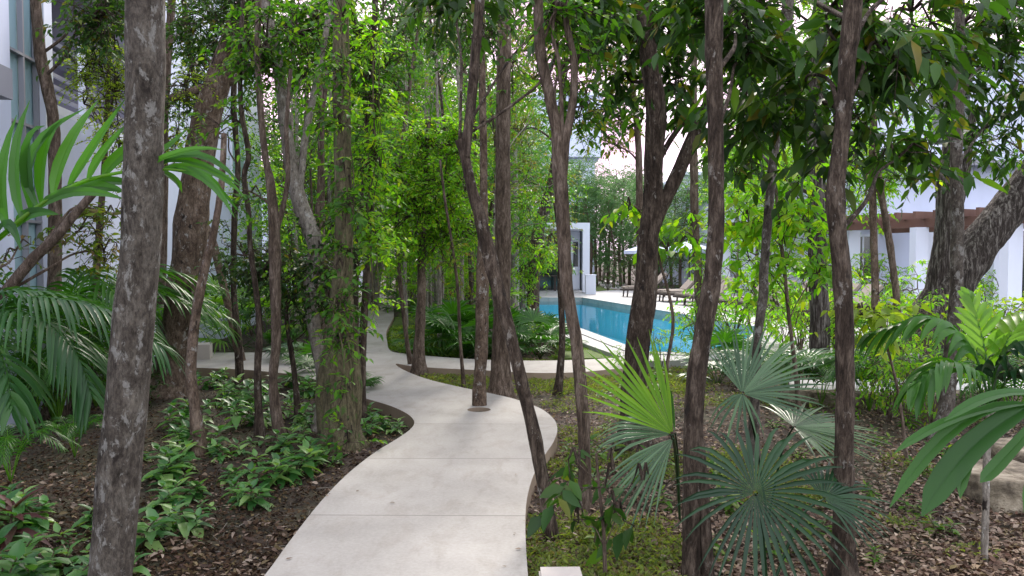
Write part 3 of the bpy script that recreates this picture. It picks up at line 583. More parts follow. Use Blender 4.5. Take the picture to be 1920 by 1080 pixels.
g_ = G(374, 686, SOIL); blockthing('concrete_block', 'pale concrete block beside the crossing path behind the blotched trunk', 'block', g_[0], g_[1], SOIL, .36, .36, .25, 'blockstone', None)
# loungers
def lounger():
    r_ = thing('sun_lounger', '', 'sun lounger', (0, 0, 0), 'sun loungers lined up beside the pool')
    m_ = MB(); m_.box((.65, -.31, .30), (1.35, .05, .07)); m_.box((.65, .31, .30), (1.35, .05, .07)); m_.box((-.02, 0, .30), (.05, .67, .07)); m_.box((1.3, 0, .3), (.05, .6, .07)); m_.box((1.62, -.31, .3), (.6, .05, .07)); m_.box((1.62, .31, .3), (.6, .05, .07))
    m_.build('frame', M['wicker'], r_, None, False)
    for x in (.1, 1.75):
        for y in (-.3, .3): m_ = MB(); m_.tube([(x, y, 0), (x + .03, y, .28)], .032, 8); m_.build('leg', M['wicker'], r_)
    m_ = MB(); xs = np.linspace(0, 1.3, 9)
    prof = [(x, .345 + .10 * min(1, x * 8 + .4) * (1 if x < 1.25 else .95)) for x in xs]
    for (x0, z0), (x1, z1) in zip(prof[:-1], prof[1:]): m_.box(((x0 + x1) / 2, 0, (.345 + (z0 + z1) / 2) / 2 + .01), (x1 - x0, .6 - (.03 if x0 < .1 else 0), (z0 + z1) / 2 - .335))
    m_.build('seat_cushion', M['cushion'], r_, None, False)
    m_ = MB(); m_.box((1.57, 0, .72), (.78, .6, .09), (math.cos(.78), 0, math.sin(.78)), 0, (-math.sin(.78), 0, math.cos(.78))); m_.build('back_cushion', M['cushion'], r_, None, False)
    m_ = MB(); m_.box((1.59, 0, .66), (.8, .56, .05), (math.cos(.78), 0, math.sin(.78)), 0, (-math.sin(.78), 0, math.cos(.78))); m_.build('back_panel', M['wicker'], r_, None, False)
    return r_
lpx = [(1168, 556), (1226, 564), (1244, 566), (1271, 571), (1286, 573), (1346, 583), (1384, 588), (1420, 592), (1452, 597), (1487, 602), (1522, 607)]
ords = ['farthest', 'second', 'third', 'fourth', 'fifth', 'sixth', 'seventh', 'eighth', 'ninth', 'tenth', 'nearest']
ln = lounger()
for i, (x, y) in enumerate(lpx):
    g_ = G(x, y, 0); lab = ('%s sun lounger of the poolside row, tan cushion raised' % ords[i]) if i in (0, 10) else '%s sun lounger from the pavilion end of the poolside row' % ords[i]
    rot = R([8, 14, 13, 15, 13, 12, 14, 12, 10, 12, 11][i])
    if i == 0: ln.location = (g_[0], g_[1], -.006); ln.rotation_euler.z = rot; ln['label'] = lab
    else: copy_thing(ln, (g_[0], g_[1], -.006), rot, .95, lab)
def parasol(x, y, r, h, label):
    b_ = (x, y, -.006); r_ = thing('parasol', label, 'parasol', b_, 'parasols by the pool')
    m_ = MB(); m_.tube([(x, y, 0), (x, y, h)], .03, 8); m_.build('pole', M['grey'], r_, b_)
    m_ = MB(); m_.box((x, y, .05), (.5, .5, .1)); m_.build('base', M['blockstone'], r_, b_, False)
    m_ = MB(); v = [(x, y, h)] + [(x + r * math.cos(k * PI / 4), y + r * math.sin(k * PI / 4), h - .42) for k in range(8)] + [(x + r * math.cos(k * PI / 4), y + r * math.sin(k * PI / 4), h - .58) for k in range(8)]
    m_.add(v, [(0, 1 + k, 1 + (k + 1) % 8) for k in range(8)], [(1 + k, 9 + k, 9 + (k + 1) % 8, 1 + (k + 1) % 8) for k in range(8)]); m_.build('canopy', M['parasol'], r_, b_, False)
parasol(XY(1215, 40), 40, 1.25, 2.45, 'pale blue parasol beside the dark forked trunk')
parasol(XY(1290, 38), 38, 1.35, 2.5, 'pale blue parasol mostly hidden behind bright leaves')
# rocks at the right
def rock(px, py, sx, sy, sz, label, seed, zb=SOIL):
    b_ = G(px, py, zb); bm = bmesh.new(); bmesh.ops.create_icosphere(bm, subdivisions=4, radius=1)
    for v in bm.verts:
        c_ = v.co; k = (max(abs(c_.x), abs(c_.y), abs(c_.z))) ** .65; n_ = .8 + .3 * float(vnoise(c_.x * 1.7 + seed, c_.y * 1.7 + c_.z * 1.3)) + .14 * float(vnoise(c_.x * 5 + seed, c_.z * 5 + c_.y * 3)) + .06 * float(vnoise(c_.x * 13 + seed, c_.z * 13 + c_.y * 9))
        z = c_.z / k * n_; z = min(z, .78 + .06 * float(vnoise(c_.x * 6, c_.y * 6, seed)))
        v.co = Vector((c_.x / k * n_ * sx, c_.y / k * n_ * sy, z * sz))
    me = bpy.data.meshes.new('rock'); bm.to_mesh(me); bm.free(); me.materials.append(M['rock'])
    for p in me.polygons: p.use_smooth = True
    o = bpy.data.objects.new('rock', me); C.objects.link(o); o.location = (b_[0], b_[1], zb + sz * .3); return tag(o, label, 'rock', 'limestone rocks')
rock(1885, 925, .3, .36, .15, 'flat topped limestone boulder behind the ringed palm stem', 1); rock(1990, 940, .3, .34, .15, 'limestone boulder cut by the right edge of the photo', 5)
rock(1945, 870, .34, .3, .14, 'limestone boulder behind the flat topped one', 8)
for k, (x, y) in enumerate([(1500, 752), (1552, 756), (1605, 758), (1660, 760), (1716, 762), (1768, 758), (1822, 757), (1884, 754)]):
    rock(x, y, .21, .12, .13, '%s low edging stone of the row right of the lower fan palms' % ['first', 'second', 'third', 'fourth', 'fifth', 'sixth', 'seventh', 'eighth'][k], 11 + k)

# ------------------------------------------------------------------ the trees one can tell apart
T = tree
T('tree', 'large near trunk with mottled grey patches, left of the path', (200, 1165), [(200, 1165, 80), (206, 1080, 76), (214, 1000, 76), (227, 850, 76), (242, 700, 74), (254, 560, 71), (263, 480, 70), (267, 400, 69), (270, 300, 69), (272, 150, 68), (273, 0, 67)], 'bark_mottled', sides=30, seed=1, rough=.05, flare=1.12)
T('tree', 'thick leaning trunk with pinkish grey blotches behind the big mottled trunk', (318, 735), [(318, 735, 70), (330, 680, 56), (342, 565, 60), (352, 500, 62), (360, 425, 62), (372, 325, 54), (386, 225, 50), (410, 150, 48), (430, 100, 46), (455, 30, 44), (468, 0, 42)], 'bark_blotch',
  [(400, 40, 80, 50, .5, 900), (460, 10, 70, 40, -.6, 700), (360, 120, 40, 70, 1.2, 350), (345, 190, 30, 50, 1.2, 250)], 'leaf_dark', 'small', forks=[[(385, 225, 20), (420, 160, 18), (468, 138, 15)], [(398, 160, 18), (365, 170, 16), (320, 185, 12)]], sides=20, seed=2)
T('tree', 'slim pale stem beside the base of the pinkish blotched trunk', (372, 852), [(372, 852, 28), (366, 770, 22), (358, 700, 20), (366, 600, 18), (385, 500, 16), (400, 440, 14), (415, 350, 12), (420, 250, 10)], 'bark_blotch', seed=3)
T('tree', 'slender brown trunk curving in front of the villa window', (100, 778), [(100, 778, 28), (102, 540, 24), (104, 400, 23), (100, 230, 21), (90, 170, 21), (77, 110, 20), (72, 60, 19), (66, 0, 18)], 'bark_brown',
  [(175, 35, 55, 35, -.5, 560), (210, 15, 40, 30, 0, 300)], 'leaf_dark', 'small', seed=4)
T('tree', 'young tree with yellow green foliage hanging before the villa balcony', (172, 752), [(172, 752, 16), (182, 500, 13), (196, 300, 10), (205, 120, 8), (215, -10, 6)], 'bark_brown',
  [(185, 120, 50, 40, -.3, 700), (158, 195, 18, 45, -.2, 150), (215, 175, 30, 70, -.4, 600), (215, 75, 40, 40, -.4, 400), (225, 270, 25, 50, -.3, 260), (330, 260, 30, 60, 0, 160), (345, 160, 36, 50, 0, 260)], 'leaf_yellow', 'tiny', seed=5)
T('tree', 'slanting dark stem crossing the villa wall at the far left', (-190, 850), [(-190, 850, 24), (-110, 700, 22), (-40, 605, 21), (20, 535, 20), (62, 485, 19), (100, 450, 18), (150, 390, 16), (200, 335, 12)], 'bark_brown',
  [(150, 430, 50, 30, .6, 130), (195, 470, 40, 35, .8, 130), (30, 470, 30, 50, .3, 40), (200, 400, 40, 30, .8, 90)], 'leaf_olive', 'small', seed=6, cat='tree')
T('tree', 'slim light brown stem just right of the big mottled trunk', (300, 700), [(300, 700, 17), (303, 540, 16), (306, 400, 16), (308, 230, 15), (314, 110, 15), (322, 0, 14)], 'bark_brown',
  [(350, 60, 45, 60, .5, 420), (335, 250, 25, 60, 0, 130)], 'leaf_mid', 'small', seed=7)
T('tree', 'thin leaning stem with flaking bark behind the low leafy shrub', (452, 690), [(452, 690, 17), (447, 655, 16), (432, 590, 15), (418, 530, 15), (398, 450, 14), (378, 400, 13), (385, 300, 11), (372, 190, 10), (352, 80, 9), (345, 0, 8)], 'bark_blotch', [(365, 120, 35, 60, 0, 160), (345, 30, 40, 40, 0, 200)], 'leaf_mid', seed=8)
T('tree', 'thin dark twisting stem in front of the white villa wall', (450, 725), [(450, 725, 15), (447, 640, 14), (438, 540, 11), (440, 400, 11), (446, 310, 10), (438, 200, 11), (441, 100, 11), (436, 0, 10)], 'bark_dark', [(430, 60, 60, 50, 0, 420), (410, 250, 50, 80, .3, 90), (440, 10, 60, 40, 0, 300)], 'leaf_dark', seed=9)
T('tree', 'crooked dark stem left of the pale arching trunk', (487, 815), [(487, 815, 15), (483, 700, 14), (486, 600, 12), (470, 470, 10), (466, 400, 10), (458, 330, 10), (466, 290, 10), (452, 200, 9), (450, 100, 9), (455, 0, 8)], 'bark_dark', [(450, 230, 40, 80, 0, 100), (465, 80, 45, 70, 0, 260)], 'leaf_mid', seed=10)
T('tree', 'brown trunk rising beside the pale arching trunk', (525, 825), [(525, 825, 22), (512, 720, 17), (518, 640, 18), (516, 540, 20), (514, 450, 22), (508, 350, 16), (497, 290, 12), (488, 200, 12), (483, 100, 12), (485, 0, 11)], 'bark_brown', [(500, 90, 40, 80, 0, 260), (470, 360, 30, 50, 0, 50), (560, 60, 40, 60, .4, 260)], 'leaf_mid', forks=[[(513, 450, 12), (530, 390, 10), (540, 330, 9), (537, 240, 8), (545, 130, 7)]], seed=11)
T('tree', 'pale arching trunk joining a massive multi stemmed base', (612, 800), [(612, 800, 38), (606, 700, 26), (590, 620, 26), (583, 540, 28), (592, 470, 30), (583, 435, 32), (560, 370, 28), (545, 300, 25), (531, 200, 22), (517, 100, 21), (497, 0, 19)], 'bark_pale',
  [(530, 60, 50, 60, .3, 420), (570, 150, 40, 60, .3, 200), (600, 40, 50, 50, .5, 420)], 'leaf_mid', forks=[[(561, 365, 14), (572, 260, 13), (590, 170, 12), (604, 100, 11), (622, 0, 10)]], sides=16, seed=12)
T('tree', 'massive fluted trunk of fused stems with pothos leaves climbing it', (640, 838), [(640, 838, 70), (636, 760, 54), (634, 690, 48), (636, 620, 38), (641, 540, 33), (645, 450, 31), (642, 300, 30), (640, 150, 28), (638, 0, 26)], 'bark_vine',
  [], 'leaf_mid', forks=[[(665, 840, 26), (655, 740, 22), (648, 640, 20), (655, 560, 16)], [(618, 835, 34), (608, 740, 28), (622, 640, 26), (632, 560, 18)], [(650, 845, 24), (668, 760, 20), (662, 640, 18), (650, 520, 14)]], sides=24, seed=13, ridge=.16, flare=1.25)
T('tree', 'thin stem curving upward between the pale arching and vine covered trunks', (596, 700), [(596, 700, 14), (594, 560, 12), (594, 440, 12), (600, 350, 11), (603, 200, 11), (598, 100, 10), (606, 0, 9)], 'bark_brown', [(600, 220, 30, 90, 0, 200), (620, 30, 50, 50, 0, 300)], 'leaf_mid', forks=[[(605, 330, 9), (600, 260, 8), (612, 150, 8), (618, 60, 7)]], seed=14)
T('tree', 'straight dark leafy stem standing at the path edge', (676, 790), [(676, 790, 20), (679, 665, 15), (686, 540, 14), (692, 430, 12), (696, 300, 11), (697, 150, 11), (704, 0, 10)], 'bark_dark',
  [(690, 90, 40, 70, 0, 330), (700, 200, 30, 60, 0, 220), (690, 330, 30, 70, 0, 260), (690, 430, 25, 50, 0, 160)], 'leaf_mid', 'small', seed=15)
T('tree', 'slim dark stem close beside the straight dark leafy one', (664, 776), [(664, 776, 11), (668, 620, 10), (668, 520, 10), (676, 400, 10), (690, 260, 9), (675, 120, 9), (660, 0, 8)], 'bark_dark', [(670, 60, 40, 60, 0, 330), (720, 130, 50, 60, 0, 260), (660, 10, 60, 40, 0, 300)], 'leaf_mid', seed=16)
T('tree', 'pale grey ridged trunk where the path curves away', (697, 588), [(697, 588, 30), (700, 540, 24), (712, 480, 22), (724, 440, 22), (735, 380, 20), (740, 250, 17), (742, 100, 15)], 'bark_pale', [(700, 260, 70, 60, 0, 700), (760, 180, 70, 70, 1, 800)], 'leaf_bright', 'mid', seed=17, detail=1)
T('tree', 'bright green crowned tree growing on the small lawn beside the path', (786, 704), [(786, 704, 26), (786, 640, 20), (790, 560, 17), (791, 480, 15), (795, 400, 12), (800, 300, 9), (805, 220, 6)], 'bark_brown',
  [(790, 400, 75, 60, 0, 1500), (750, 330, 60, 60, .3, 1000), (835, 350, 60, 60, -.3, 1100), (800, 270, 70, 50, 0, 1100), (850, 430, 50, 50, .3, 800), (735, 430, 45, 50, .5, 500), (800, 460, 60, 35, 0, 450), (860, 290, 45, 40, 0, 500)], 'leaf_bright', 'small', seed=18)
T('tree', 'very thin leaning stem at the path edge before the island bed', (870, 727), [(870, 727, 7), (863, 640, 6), (858, 540, 6), (848, 460, 5), (835, 380, 5), (825, 300, 4)], 'bark_brown', [(850, 480, 30, 50, 0, 60)], 'leaf_olive', seed=19)
T('tree', 'pale trunk growing through a hole in the path', (898, 768), [(898, 768, 27), (900, 700, 25), (903, 640, 25), (905, 540, 25), (906, 450, 20), (907, 380, 15), (906, 250, 14), (903, 120, 14), (902, 0, 14)], 'bark_blotch', [(890, 40, 60, 50, 0, 260), (925, 20, 40, 50, 0, 200)], 'leaf_dark', 'small', seed=20, flare=1.1, zbase=-.05)
T('tree', 'leaning trunk with a blackened fork crossing in front of the path', (1035, 1012), [(1035, 1012, 28), (1026, 950, 25), (1005, 830, 25), (980, 725, 24), (960, 640, 23), (938, 560, 25), (918, 480, 26), (903, 420, 24), (886, 360, 20), (873, 300, 19), (862, 262, 20)], 'bark_dark',
  [(890, 10, 70, 40, .6, 130), (1040, -10, 70, 40, .8, 130), (1130, 5, 80, 35, 1, 150)], 'leaf_dark', 'big', forks=[[(872, 296, 20), (876, 262, 19), (883, 200, 19), (889, 125, 19), (900, 0, 18)]], seed=21, sides=18, flare=1.15)
T('tree', 'tall straight brown trunk behind the one growing through the path', (938, 748), [(938, 748, 44), (939, 690, 36), (941, 620, 34), (943, 475, 30), (943, 350, 28), (944, 225, 27), (945, 100, 26), (948, 0, 25)], 'bark_brown', [(960, 120, 30, 60, .2, 200), (920, 60, 60, 50, .4, 300)], 'leaf_mid', 'small', seed=22, sides=18)
T('tree', 'smooth brown trunk forking into three right of the leaning blackened tree', (1096, 962), [(1096, 962, 24), (1096, 840, 22), (1092, 765, 23), (1080, 640, 23), (1063, 540, 23), (1058, 450, 24), (1054, 380, 26), (1046, 300, 24), (1044, 250, 22), (1030, 175, 21), (1014, 100, 20), (1009, 0, 18)], 'bark_brown',
  [(1080, 120, 50, 60, .5, 170), (1100, 200, 40, 50, .6, 120), (1050, 20, 60, 40, 0, 220)], 'leaf_mid', 'small', forks=[[(1053, 370, 20), (1060, 270, 17), (1074, 190, 15), (1076, 115, 14), (1062, 40, 12), (1060, -30, 11)], [(1052, 300, 11), (1053, 200, 8), (1048, 120, 7), (1036, 60, 7), (1045, 0, 6)]], seed=23, sides=16)
T('tree', 'dark leaning trunk rising from the palmettos by the pool', (998, 624), [(998, 624, 34), (1000, 570, 25), (1002, 500, 24), (1010, 430, 24), (1034, 345, 20), (1050, 240, 16), (1060, 100, 12)], 'bark_dark', [(1000, 150, 60, 70, 0, 1000), (975, 250, 50, 60, 1, 800), (990, 60, 60, 50, 0, 700), (985, 340, 40, 50, .5, 500)], 'leaf_olive', 'small', seed=24, detail=1)
T('tree', 'short thin dark stem beside the forked smooth trunk', (1046, 738), [(1046, 738, 15), (1054, 640, 12), (1051, 540, 11), (1049, 450, 8), (1040, 380, 6)], 'bark_dark', [(1035, 440, 30, 50, 0, 60)], 'leaf_bright', seed=25)
T('tree', 'pale smooth trunk standing by the pool corner', (965, 592), [(965, 592, 18), (966, 500, 15), (966, 420, 14), (964, 300, 13), (962, 200, 12)], 'bark_pale', [(960, 200, 50, 60, 0, 500), (985, 460, 25, 50, -.5, 260)], 'leaf_bright', 'small', seed=26, detail=1)
T('tree', 'big dark trunk forking to the right beside the pool', (1187, 838), [(1187, 838, 56), (1188, 760, 48), (1192, 690, 48), (1202, 600, 46), (1212, 530, 42), (1216, 450, 38), (1224, 375, 36), (1225, 300, 34), (1230, 205, 38), (1216, 100, 32), (1205, 0, 30)], 'bark_dark',
  [(1150, 30, 70, 40, -.3, 280), (1260, 50, 60, 50, -.3, 250), (1175, 140, 30, 30, 0, 60), (1265, 160, 45, 45, -.3, 150)], 'leaf_dark', 'big', forks=[[(1216, 450, 30), (1236, 400, 25), (1262, 345, 25), (1292, 275, 25), (1326, 200, 23), (1350, 120, 20), (1375, 0, 16)], [(1236, 300, 11), (1262, 255, 10), (1290, 222, 9), (1330, 192, 8)]], seed=27, sides=22, rough=.08)
T('tree', 'slim trunk with an olive drooping crown hidden behind the big dark forked trunk', (1204, 700), [(1204, 700, 20), (1204, 560, 16), (1200, 420, 14), (1196, 260, 12), (1180, 120, 9), (1160, 0, 7)], 'bark_brown',
  [(1130, 120, 55, 45, 0, 500), (1110, 210, 45, 40, 0, 330), (1165, 220, 50, 45, 0, 450), (1150, 60, 70, 40, 0, 450), (1090, 60, 50, 40, .5, 300), (1130, 262, 50, 14, 0, 160), (1190, 150, 40, 60, 0, 260), (1060, 130, 40, 40, 1, 120), (1010, 90, 50, 60, 1.5, 350)], 'leaf_olive', 'small', seed=51)
T('tree', 'slim leaning trunk with hanging dark leaves above the middle of the photo', (772, 697), [(772, 697, 9), (758, 600, 8), (745, 450, 8), (752, 300, 8), (770, 150, 7), (790, 20, 6)], 'bark_brown',
  [(780, 30, 80, 40, -1.5, 260), (850, 60, 50, 40, -1.5, 160), (720, 10, 60, 40, -1, 160), (850, -10, 90, 30, -1.5, 200)], 'leaf_dark', 'mid', seed=52)
T('tree', 'near dark trunk standing right of the bright young fan palm', (1296, 1092), [(1296, 1092, 36), (1297, 1000, 34), (1299, 890, 35), (1300, 765, 37), (1312, 665, 36), (1333, 540, 34), (1341, 450, 31), (1343, 350, 29), (1342, 250, 29), (1338, 125, 31), (1340, 0, 34)], 'bark_dark',
  [(1390, 60, 60, 50, .3, 150), (1300, -10, 60, 40, .3, 100), (1400, 170, 40, 50, .8, 90)], 'leaf_dark', 'big', seed=28, sides=22, flare=1.1, rough=.08)
T('tree', 'thin black stem hugging the near dark trunk low down', (1328, 1095), [(1328, 1095, 24), (1322, 960, 20), (1316, 860, 16), (1311, 800, 12)], 'bark_dark', seed=29, flare=1.1)
T('tree', 'straight grey trunk seen between the forked branch and the pool loungers', (1312, 660), [(1312, 660, 20), (1310, 540, 16), (1303, 425, 16), (1301, 300, 15), (1300, 175, 13), (1302, 60, 12), (1305, 0, 11)], 'bark_brown', [(1300, 60, 80, 60, 0, 700), (1265, 150, 50, 50, .5, 350), (1380, 120, 60, 70, .5, 500), (1390, 250, 50, 60, .5, 300), (1290, 0, 90, 30, .5, 300)], 'leaf_mid', 'small', seed=30, detail=1)
T('tree', 'slender ring marked stem left of the silver fan palm', (1412, 876), [(1412, 876, 22), (1415, 765, 18), (1420, 640, 17), (1430, 560, 18), (1433, 500, 17), (1445, 350, 17), (1458, 230, 18), (1470, 100, 19), (1478, 0, 20)], 'bark_mottled',
  [(1440, 60, 60, 50, 0, 170), (1420, 250, 40, 60, .5, 130), (1490, 150, 50, 60, .2, 170)], 'leaf_dark', 'big', seed=31)
T('tree', 'stout near trunk with dark bark behind the big dark fan leaf', (1580, 1098), [(1580, 1098, 44), (1581, 1000, 40), (1583, 850, 35), (1585, 690, 33), (1581, 560, 33), (1572, 450, 32), (1567, 370, 33), (1574, 290, 30), (1583, 200, 28), (1590, 100, 30), (1600, 0, 33)], 'bark_dark',
  [(1550, 20, 90, 50, 0, 110), (1650, 90, 90, 50, 0, 120), (1510, 160, 70, 60, .5, 75), (1610, 220, 100, 60, .6, 110), (1710, 20, 90, 50, .3, 120), (1680, 300, 70, 45, .3, 50), (1420, 20, 70, 50, .8, 80)], 'leaf_dark', 'big', seed=32, sides=22, rough=.08)
T('tree', 'ridged brown trunk partly hidden behind bright leaves left of the stout near trunk', (1536, 700), [(1536, 700, 40), (1536, 600, 33), (1533, 470, 32), (1530, 330, 31), (1530, 190, 30), (1535, 60, 28), (1540, 0, 27)], 'bark_ridge', [(1500, 120, 80, 70, 1, 500), (1440, 330, 60, 80, .5, 350), (1620, 80, 90, 70, 1, 500), (1420, 100, 70, 80, 1, 500), (1560, 260, 60, 60, 1, 250), (1480, 10, 90, 40, 0, 400)], 'leaf_bright', 'mid', seed=33, sides=18, ridge=.1, detail=1)
T('tree', 'slim stem with a brown vine before the white villa', (1640, 690), [(1640, 690, 15), (1641, 540, 14), (1637, 400, 13), (1636, 290, 13), (1638, 170, 12), (1640, 40, 10)], 'bark_blotch', [(1640, 130, 70, 60, 0, 300), (1720, 60, 80, 60, 1, 300), (1730, 190, 50, 50, 1, 160), (1620, 340, 45, 60, .5, 380)], 'leaf_bright', 'mid', seed=34, detail=1)
T('tree', 'thin stem leaning right below the pergola beam', (1685, 692), [(1685, 692, 15), (1681, 560, 13), (1664, 430, 13), (1650, 350, 12), (1640, 250, 11), (1636, 120, 9)], 'bark_brown', [(1700, 150, 70, 60, 0, 300), (1850, 80, 90, 60, 1, 250), (1780, 20, 80, 50, 1, 250), (1600, 320, 35, 70, 1, 360), (1680, 330, 45, 40, 1, 260)], 'leaf_bright', 'mid', seed=35, detail=1)
T('tree', 'tall speckled stem in front of the great leaning trunk', (1765, 822), [(1765, 822, 34), (1774, 765, 26), (1785, 640, 24), (1793, 540, 23), (1795, 420, 22), (1793, 300, 21), (1796, 200, 20), (1798, 60, 18), (1800, 0, 17)], 'bark_mottled',
  [(1800, 50, 100, 60, 0, 260), (1740, 170, 70, 60, .4, 130), (1860, 130, 80, 60, 0, 200), (1850, 240, 70, 40, .2, 90), (1740, 290, 60, 35, .2, 60), (1900, 30, 60, 50, 0, 140)], 'leaf_dark', 'big', seed=36, sides=18)
T('tree', 'great ridged trunk leaning right beside the pergola', (1716, 668), [(1716, 668, 92), (1738, 605, 72), (1768, 560, 66), (1800, 510, 64), (1840, 455, 62), (1885, 395, 63), (1930, 345, 64), (1990, 270, 60), (2060, 180, 54)], 'bark_ridge',
  [(1880, 260, 80, 30, 0, 160), (1820, 230, 50, 30, 0, 100), (1950, 180, 70, 40, 0, 250)], 'leaf_mid', 'mid', forks=[[(1722, 660, 60), (1752, 580, 44), (1764, 500, 38), (1773, 420, 34), (1778, 340, 34), (1785, 280, 32), (1790, 180, 26), (1800, 60, 20)], [(1774, 430, 20), (1800, 370, 16), (1815, 290, 14), (1825, 200, 12)]], sides=26, seed=37, ridge=.12, rough=.12, flare=1.2)
T('sapling', 'tree with chartreuse leaves leaning before the forked dark trunk', (1258, 812), [(1258, 812, 8), (1250, 700, 7), (1262, 600, 6), (1240, 500, 5), (1215, 420, 5), (1190, 385, 4)], 'bark_brown',
  [(1182, 385, 22, 20, 0, 22), (1215, 400, 26, 18, 0, 22), (1275, 455, 36, 24, 0, 50), (1300, 425, 30, 24, .3, 26), (1250, 470, 22, 14, 0, 10)], 'leaf_bright', 'wide', seed=38, cat='sapling', group=None)
T('sapling', 'leafy young tree with bright green leaves above the loungers', (1500, 800), [(1500, 800, 9), (1492, 700, 8), (1480, 600, 7), (1470, 500, 7), (1460, 420, 6), (1455, 350, 5)], 'bark_brown',
  [(1400, 400, 45, 45, 0, 110), (1450, 440, 50, 50, 0, 130), (1500, 420, 45, 55, .2, 120), (1395, 470, 40, 30, .3, 36), (1460, 505, 50, 22, .3, 34), (1500, 340, 45, 50, .4, 150), (1380, 330, 40, 60, .6, 120), (1530, 520, 35, 50, .2, 100)], 'leaf_bright', 'wide', seed=39, cat='sapling', group=None)
T('sapling', 'drooping yellow leaved sapling right of the stout near trunk', (1700, 860), [(1700, 860, 6), (1685, 740, 5), (1660, 640, 5), (1640, 585, 4)], 'bark_brown', [(1640, 592, 34, 16, 0, 60), (1612, 585, 14, 14, 0, 20), (1665, 590, 16, 16, 0, 24)], 'leaf_yellow', 'wide', seed=40, cat='sapling', group=None)
T('sapling', 'thin sapling with dark drooping leaves beside the front of the path', (1135, 1092), [(1135, 1092, 9), (1132, 1000, 7), (1124, 920, 6), (1118, 850, 5)], 'bark_brown', [(1085, 870, 35, 40, 0, 14), (1150, 880, 40, 40, 0, 10), (1080, 960, 30, 30, 0, 9), (1155, 960, 35, 35, 0, 9), (1205, 900, 35, 30, .1, 8)], 'leaf_dark', 'wide', seed=41, cat='sapling', group=None, flare=1.05)
T('shrub', 'dark leafy shrub spreading across the thin stems left of the fluted trunk', (560, 790), [(560, 790, 12), (552, 700, 10), (540, 620, 9), (530, 520, 8), (520, 470, 6)], 'bark_dark',
  [(460, 480, 50, 30, 0, 240), (520, 500, 60, 40, 0, 420), (580, 510, 55, 50, -.2, 420), (620, 560, 40, 50, -.4, 260), (640, 440, 25, 70, -.2, 150), (550, 560, 50, 30, 0, 160)], 'leaf_dark', 'small', seed=42, cat='shrub', group=None)
# leaves climbing the fluted trunk: a climber of its own
def climber(label, d, spots, n, kind, leaf, seed, name='climbing_vine'):
    rg = np.random.default_rng(seed); b_ = P(spots[0][0], spots[0][1], d); r_ = thing(name, label, 'vine', (b_[0], b_[1], SOIL)); m_ = MB(); s_ = MB()
    st = np.array([P(x, y, d - .14) for x, y, *_ in spots]); s_.tube(spline(st, 5), .008, 6); s_.tube(spline(st + [.05, .02, .03], 5), .006, 6)
    for (x, y, rx, ry, k) in spots: foliage(m_, P(x, y, d - .12), (rx / F * d, .16, ry / F * d), int(n * k * 2), kind, 2, rg, twigs=True)
    org = (b_[0], b_[1], SOIL); s_.build('stem', M['bark_vine'], r_, org); m_.build('leaves_mass' if False else 'foliage', [M[leaf], M['bark_dark']], r_, org)
climber('green vine thickly climbing the fluted multi stemmed trunk', 6.45, [(655, 830, 14, 20, .25), (650, 740, 14, 30, .3), (640, 640, 26, 30, .7), (625, 580, 30, 26, .9), (645, 500, 20, 36, .7), (650, 420, 16, 50, .6), (650, 330, 14, 50, .5), (640, 240, 15, 50, .55), (645, 150, 16, 50, .6), (640, 60, 20, 50, .7), (640, -30, 20, 40, .4)], 100, 'small', 'leaf_mid', 77)
climber('pale green hanging vine beside the straight dark leafy stem', 7.3, [(700, 560, 8, 30, .2), (695, 470, 20, 40, 1), (690, 380, 22, 45, 1), (705, 300, 26, 45, 1), (700, 200, 22, 45, .8), (700, 90, 26, 50, .8)], 120, 'small', 'leaf_bright', 78, 'hanging_vine')
climber('bright vine hanging beside the pavilion over the dark leaning trunk', 16.4, [(985, 560, 10, 20, .3), (985, 500, 22, 30, 1), (1014, 480, 10, 40, .6), (980, 440, 22, 40, 1), (985, 380, 30, 40, 1)], 260, 'small', 'leaf_bright', 79, 'hanging_vine')

